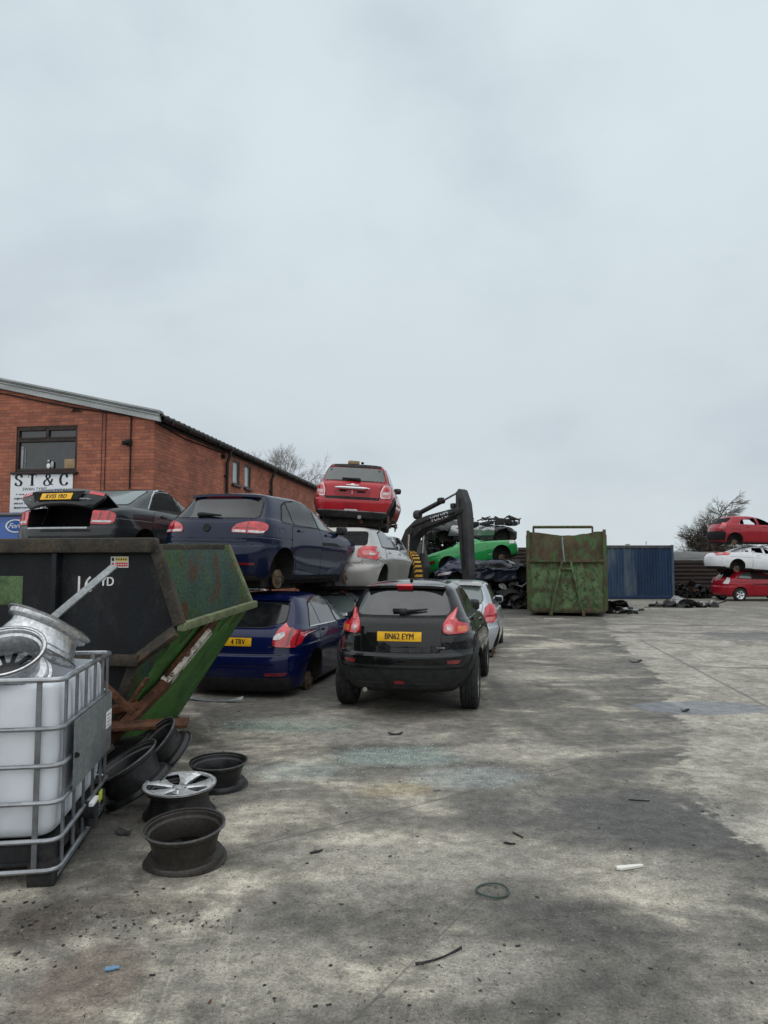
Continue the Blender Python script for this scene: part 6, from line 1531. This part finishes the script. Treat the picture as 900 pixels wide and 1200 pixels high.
def build_container():
    t = thing('shipping_container', 'blue corrugated shipping container standing at the back fence', 'container', (7.9, 34.45, 0))
    L, D, H = 6.06, 2.44, 2.6
    def corr(mb, a, b, m, nrm, z0=.16, z1=2.44):
        a, b = Vector(a), Vector(b); u = (b - a); n = int(u.length / .278); vs = []; d = Vector(nrm) * .05
        for i in range(n):
            for f, k in ((0, 1), (.26, 1), (.5, 0), (.76, 0)): p = a + u * ((i + f) / n) - d * (1 - k); vs.append(p)
        vs.append(b); m_ = len(vs); V = [(p.x, p.y, z0) for p in vs] + [(p.x, p.y, z1) for p in vs]
        mb.geo(V, [(i, i + 1, m_ + i + 1, m_ + i) for i in range(m_ - 1)], m)
    mb = MB(); corr(mb, (.1, -.02, 0), (4.25, -.02, 0), 'cont_blue', (0, -1, 0)); corr(mb, (4.25, -.02, 0), (L - .1, -.02, 0), 'cont_blue_deep', (0, -1, 0)); mb.build('side_panel', t, 20)
    mb = MB(); corr(mb, (L - .02, .05, 0), (L - .02, D - .05, 0), 'cont_blue_deep', (1, 0, 0)); mb.build('end_panel', t, 20)
    mb = MB(); corr(mb, (.02, .05, 0), (.02, D - .05, 0), 'cont_blue', (-1, 0, 0)); mb.build('end_panel', t, 20)
    mb = MB(); corr(mb, (.1, D - .02, 0), (L - .1, D - .02, 0), 'cont_blue', (0, 1, 0)); mb.build('side_panel', t, 20)
    mb = MB(); mb.box((L / 2, D / 2, 2.52), (L, D, .05), 'cont_rust'); mb.build('roof_panel', t)
    for y in (-.01, D): mb = MB(); mb.box((L / 2, y, 2.51), (L - .1, .07, .14), 'cont_rust', bev=.01); mb.build('top_rail', t); mb = MB(); mb.box((L / 2, y, .09), (L - .1, .07, .16), 'cont_blue_deep', bev=.01); mb.build('bottom_rail', t)
    for x in (.05, L - .05):
        for y in (0, D - .0): mb = MB(); mb.box((x, y, 1.3), (.11, .11, 2.6), 'cont_blue', bev=.01); mb.build('corner_post', t)
    mb = MB(); mb.tube([(4.75, -.03, 2.6), (4.76, -.03, 2.78)], .015, 'cont_rust', 6); mb.blob((3.9, .1, 2.62), (.12, .1, .03), 'scrap_pale', .8); mb.build('loose_bracket', t)

def fence(name, label, x0, x1, y, h, band=None, posts=2.4):
    t = thing(name, label, 'fence', (x0, y, 0)); L = x1 - x0
    mb = MB(); n = int(h / .19); vs = []; fs = []
    for k in range(n * 4 + 1):
        z = h * k / (n * 4); d = (0, -.035, -.035, 0)[k % 4]
        vs += [(0, d, z), (L, d, z)]
    for k in range(n * 4): a = 2 * k; fs.append((a, a + 1, a + 3, a + 2))
    mb.geo(vs, fs, 'fence'); mb.box((L / 2, .06, h / 2), (L, .03, h), 'fence'); mb.build('steel_sheet', t, 20, weld=False)
    if band:
        mb = MB(); mb.box((L / 2, .0, h + band / 2 + .003), (L, .05, band), 'fence_grey'); 
        for z in (.33, .66): mb.box((L / 2, -.03, h + band * z), (L, .02, .02), 'fence_grey')
        mb.build('capping_sheet', t, 20, weld=False)
    for i in range(int(L / posts) + 1): mb = MB(); mb.box((i * posts, .16, (h + (band or 0)) / 2), (.1, .12, h + (band or 0)), 'fence'); mb.build('post', t)

def tree(name, label, loc, h, spread, seed, m, levels=6, r0=.16, low=.22, up=.25, dense=0):
    t = thing(name, label, 'tree', loc); rr = random.Random(seed); tr = MB(); cr = MB()
    def grow_(p, d, L, r, lv):
        pts = [p]; q = p.copy(); dd = d.copy(); k = 4 if lv < 3 else 3
        for i in range(k):
            dd = (dd + Vector((rr.uniform(-1, 1), rr.uniform(-1, 1), rr.uniform(-.6, .9) * up)) * .20).normalized(); q = q + dd * L / k; pts.append(q.copy())
        (tr if lv < 2 else cr).tube(pts, [r * (1 - .45 * i / k) for i in range(k + 1)], m, 8 if lv < 2 else (5 if lv < 4 else 3), cap=False)
        if lv >= levels: return
        n = (rr.choice((3, 4)) + (dense if lv >= 3 else 0)) if lv else 6 + dense
        for i in range(n):
            f = rr.uniform(low if lv == 0 else .35, 1.0); idx = min(k - 1, int(f * k)); b = pts[idx].lerp(pts[idx + 1], f * k - idx)
            a = rr.uniform(.45, 1.0); ax = Vector((rr.uniform(-1, 1), rr.uniform(-1, 1), 0)).normalized(); nd = (Matrix.Rotation(a, 3, ax) @ dd)
            nd = (nd * Vector((spread, spread, 1))).normalized()
            grow_(b, nd, L * rr.uniform(.56, .78), max(.006, r * rr.uniform(.42, .62)), lv + 1)
        grow_(pts[-1], dd, L * .66, max(.006, r * .55), lv + 1)
    grow_(Vector((0, 0, -.1)), Vector((0, 0, 1)), h * .38, r0, 0)
    tr.build('trunk', t, 60, weld=False); cr.build('crown', t, 60, weld=False)

def build_backdrop():  # unseen trees added so paint and glass reflect something dark
    rr = random.Random(44); mb = MB()
    line = [(-75, -10), (-60, -42), (-30, -55), (0, -58), (30, -52), (58, -38), (74, -8), (80, 25), (84, 70)]
    pts = catmull([list(p) for p in line], 30)
    for i, (x, y) in enumerate(pts):
        for k in range(20):
            h = (6.5 + 3 * mnoise.noise(Vector((x * .09, y * .09, 2)))) * rr.random() ** .7; s = rr.uniform(.5, 1.3)
            c = Vector((x + rr.gauss(0, 2.2), y + rr.gauss(0, 2.2), h)); a = rr.random() * 6.28; u = Vector((math.cos(a), math.sin(a), rr.uniform(-.6, .6))) * s; v = Vector((-math.sin(a), math.cos(a), rr.uniform(-1, 1))).normalized() * s * .7
            mb.geo([c - u, c - v, c + u, c + v], [(0, 1, 2, 3)], 'bark' if rr.random() < .4 else 'hedge')
        mb.tube([(x, y, -.2), (x + rr.uniform(-1, 1), y, 6)], [.2, .08], 'bark', 5)
    tag(mb.build('added_woodland', None, weld=False), 'unseen dark trees added behind the viewer to darken reflections', 'added_woodland', kind='stuff')

def build_small():
    def one(name, label, cat, fn, group=None):
        mb = MB(); fn(mb); tag(mb.build(name, None, weld=False), label, cat, group)
    one('rubber_ring', 'green rubber ring lying on the concrete', 'ring', lambda m: m.tube([(.59 + .088 * math.cos(a * .2618), 4.02 + .085 * math.sin(a * .2618), .011 + .004 * math.sin(a * .5)) for a in range(24)], .0055, 'hose_green', 8, closed=True))
    one('plastic_strip', 'white plastic strip lying on dark concrete', 'plastic strip', lambda m: m.prism([(1.36, 4.30), (1.385, 4.285), (1.53, 4.335), (1.525, 4.35), (1.44, 4.338), (1.37, 4.325)], .004, .016, 'strip_white', Matrix(((1, 0, 0, 0), (0, 0, 1, 0), (0, 1, 0, 0), (0, 0, 0, 1)))))
    flat = Matrix(((1, 0, 0, 0), (0, 0, 1, 0), (0, 1, 0, 0), (0, 0, 0, 1)))
    def shard(name, label, x, y, L, w, ang, m, cat='debris', curl=.002, group=None):
        def f(mb):
            A = Matrix.Translation((x, y, .004)) @ Matrix.Rotation(R(ang), 4, 'Z'); n = 7; vs = []; fs = []; rr = random.Random(int(x * 977 + y * 331))
            for i in range(n + 1):
                u = i / n; ww = w * (.35 + .65 * math.sin(math.pi * min(1, .15 + u * .8))) * rr.uniform(.75, 1.2); b = rr.uniform(-.2, .2) * w
                for s, z in ((-1, 0), (1, 0), (1, .006), (-1, .006)): vs.append((L * (u - .5), b + s * ww / 2, z + curl * (2 * u - 1) ** 2 * (1 + s * .4)))
            for i in range(n):
                a = 4 * i
                for k in range(4): fs.append((a + k, a + (k + 1) % 4, a + 4 + (k + 1) % 4, a + 4 + k))
            fs += [(3, 2, 1, 0), (4 * n, 4 * n + 1, 4 * n + 2, 4 * n + 3)]; mb.geo(vs, fs, m, A)
        one(name, label, cat, f, group)
    shard('plastic_shard', 'pale blue plastic shard on the ground near the bottom left', -1.20, 3.28, .06, .03, 5, 'shard_blue')
    shard('plastic_shard', 'small white plastic scrap at the lower right', 2.02, 3.55, .05, .03, -30, 'strip_white')
    shard('metal_offcut', 'long dark curved strip lying under the blue hatchback', -2.22, 9.35, .85, .07, -14, 'galv_plate', curl=.05)
    shard('metal_offcut', 'dark scrap piece on the concrete behind the black crossover', .12, 7.55, .15, .04, 5, 'scrap', curl=.02)
    shard('rubber_offcut', 'thin dark strip pointing away in the middle of the yard', .88, 4.82, .11, .010, -62, 'seal')
    shard('rubber_offcut', 'short black stick right of the green ring', .80, 4.68, .075, .016, -20, 'seal')
    shard('wire_piece', 'dark crooked wire at the bottom centre', .25, 3.36, .26, .007, 32, 'scrap', curl=.012)
    shard('rubber_offcut', 'black stick at the edge of the cleaner slab', 1.92, 5.5, .15, .010, -12, 'seal')
    shard('metal_offcut', 'small dark curl of metal left of centre', -.42, 4.55, .09, .02, 30, 'scrap')
    shard('metal_offcut', 'bright metal chip below the teal glass', .42, 5.75, .06, .03, 10, 'scrap_pale')
    shard('rubber_offcut', 'dark flake beside the tank pallet', -1.72, 4.85, .12, .07, -20, 'scrap', curl=.02)
    shard('timber_splinter', 'brown splinter in front of the tank', -1.55, 4.92, .09, .04, -15, 'rust')
    shard('metal_offcut', 'white flattened strip in front of the green bin', 5.35, 22.6, .62, .10, 0, 'strip_white')
    shard('plastic_shard', 'dark broken trim piece in the middle of the far lane', 4.5, 12.9, .25, .08, 20, 'scrap', curl=.03)
    shard('plastic_shard', 'black lump near the damp patch', 3.62, 8.72, .10, .06, 10, 'seal', curl=.02)
    # dark crumbs of rubbish at the lower left, too many to count
    rr = random.Random(17); mb = MB()
    for i in range(800):
        k = rr.random()
        if k < .22: x, y = rr.gauss(-1.35, .42), rr.gauss(3.72, .10)
        elif k < .34: x, y = rr.gauss(-1.75, .25), rr.gauss(3.55, .2)
        else: y = 2.9 + 9 * rr.random() ** 1.5; x = rr.uniform(-.42, .5) * (y + .6)
        A = Matrix.Translation((x, y, .003)) @ Matrix.Rotation(rr.random() * 6, 4, 'Z') @ Matrix.Rotation(rr.uniform(-.3, .3), 4, 'X'); L = rr.choice((.004, .005, .006, .008, .012, .02)) * rr.uniform(.7, 1.3); W_ = L * rr.uniform(.2, .6)
        mb.box((0, 0, .002), (L, W_, rr.uniform(.0015, .004)), rr.choice(('scrap', 'scrap', 'stone', 'rust')), A)
    tag(mb.build('rubbish_crumbs', None, weld=False), 'dark crumbs of rubbish and bark strewn on the concrete', 'rubbish', kind='stuff')

def build_world():
    w = bpy.data.worlds.new('World'); SC.world = w; w.use_nodes = True; nt = w.node_tree
    bg = nt.nodes['Background']
    sky = nt.nodes.new('ShaderNodeTexSky'); sky.sky_type = 'NISHITA'; sky.sun_disc = False; sky.sun_elevation = R(44); sky.sun_rotation = R(SUN_ROT)
    tc = nt.nodes.new('ShaderNodeTexCoord'); mp = nt.nodes.new('ShaderNodeMapping'); mp.inputs['Scale'].default_value = (1, 1, 1.7); nt.links.new(tc.outputs['Generated'], mp.inputs['Vector'])
    n1 = noise(nt, mp.outputs[0], 1.5, 5, .5, .3); n2 = noise(nt, mp.outputs[0], 5, 5, .55)
    s = math_(nt, 'ADD', math_(nt, 'MULTIPLY', n1, .75), math_(nt, 'MULTIPLY', n2, .25))
    sep = nt.nodes.new('ShaderNodeSeparateXYZ'); nt.links.new(tc.outputs['Generated'], sep.inputs[0])
    z = sep.outputs[2]
    K = CLOUD
    low = mixc(nt, ramp(nt, z, .0, .16), (.62 * K, .69 * K, .715 * K), (.545 * K, .60 * K, .645 * K))
    mid = mixc(nt, ramp(nt, z, .12, .55), low, (.61 * K, .695 * K, .735 * K))
    top = mixc(nt, ramp(nt, z, .6, 1.0), mid, (1.05 * K, 1.10 * K, 1.15 * K))
    cl = mixc(nt, ramp(nt, s, .36, .64), mixc(nt, 1.0, top, (.885, .885, .91), 'MULTIPLY'), mixc(nt, 1.0, top, (1.08, 1.085, 1.075), 'MULTIPLY'))
    col = mixc(nt, .96, sky.outputs[0], cl)
    nt.links.new(col, bg.inputs['Color']); bg.inputs['Strength'].default_value = .1

SUN_ROT = 195; CLOUD = 10.0

def main():
    build_materials()
    build_world()
    s = bpy.data.lights.new('sun', 'SUN'); s.energy = 1.5; s.angle = R(150); s.color = (1, .97, .93)
    so = bpy.data.objects.new('sun', s); COL.objects.link(so); so.rotation_euler = (R(46), 0, R(180 - SUN_ROT))
    cam = bpy.data.cameras.new('camera'); co = bpy.data.objects.new('camera', cam); COL.objects.link(co)
    cam.sensor_fit = 'HORIZONTAL'; cam.sensor_width = 36; cam.lens = 33.4; cam.clip_end = 1200; cam.clip_start = .05
    co.location = (0, 0, 1.8); co.rotation_euler = (R(90 + 3.974), 0, 0); SC.camera = co
    SC.view_settings.view_transform = 'Standard'; SC.view_settings.look = 'None'; SC.view_settings.exposure = EXPO; SC.view_settings.gamma = 1; SC.view_settings.use_curve_mapping = False
    build_ground(); build_building(); build_van(); build_skip(); build_tank(); build_wheels(); build_digger(); build_bin(); build_container()
    fence('steel_fence', 'tall dark brown ribbed steel fence behind the scrap pile', -4, 13.2, 38.2, 2.55)
    fence('steel_fence', 'dark brown ribbed fence with pale grey capping right of the blue container', 13.6, 46, 37.4, 1.86, .44)
    tree('bare_tree', 'leafless pale tree rising behind the brick building', (-7.2, 46, 0), 9.6, .9, 5, 'bark_pale', 6, .17, .3, .9)
    tree('bare_tree', 'spreading leafless tree beyond the fence beside the right stack', (23.6, 55, 0), 8.2, 1.8, 9, 'bark', 6, .24, .12, .3, 1)
    build_backdrop(); build_small()
    build_suv(); build_top_blue_hatch(); build_low_blue_hatch(); build_red_small(); build_boot_saloon(); build_silver_small(); build_beige(); build_fillers(); build_right_stack(); build_scrap_pile()

EXPO = 0.1
main()
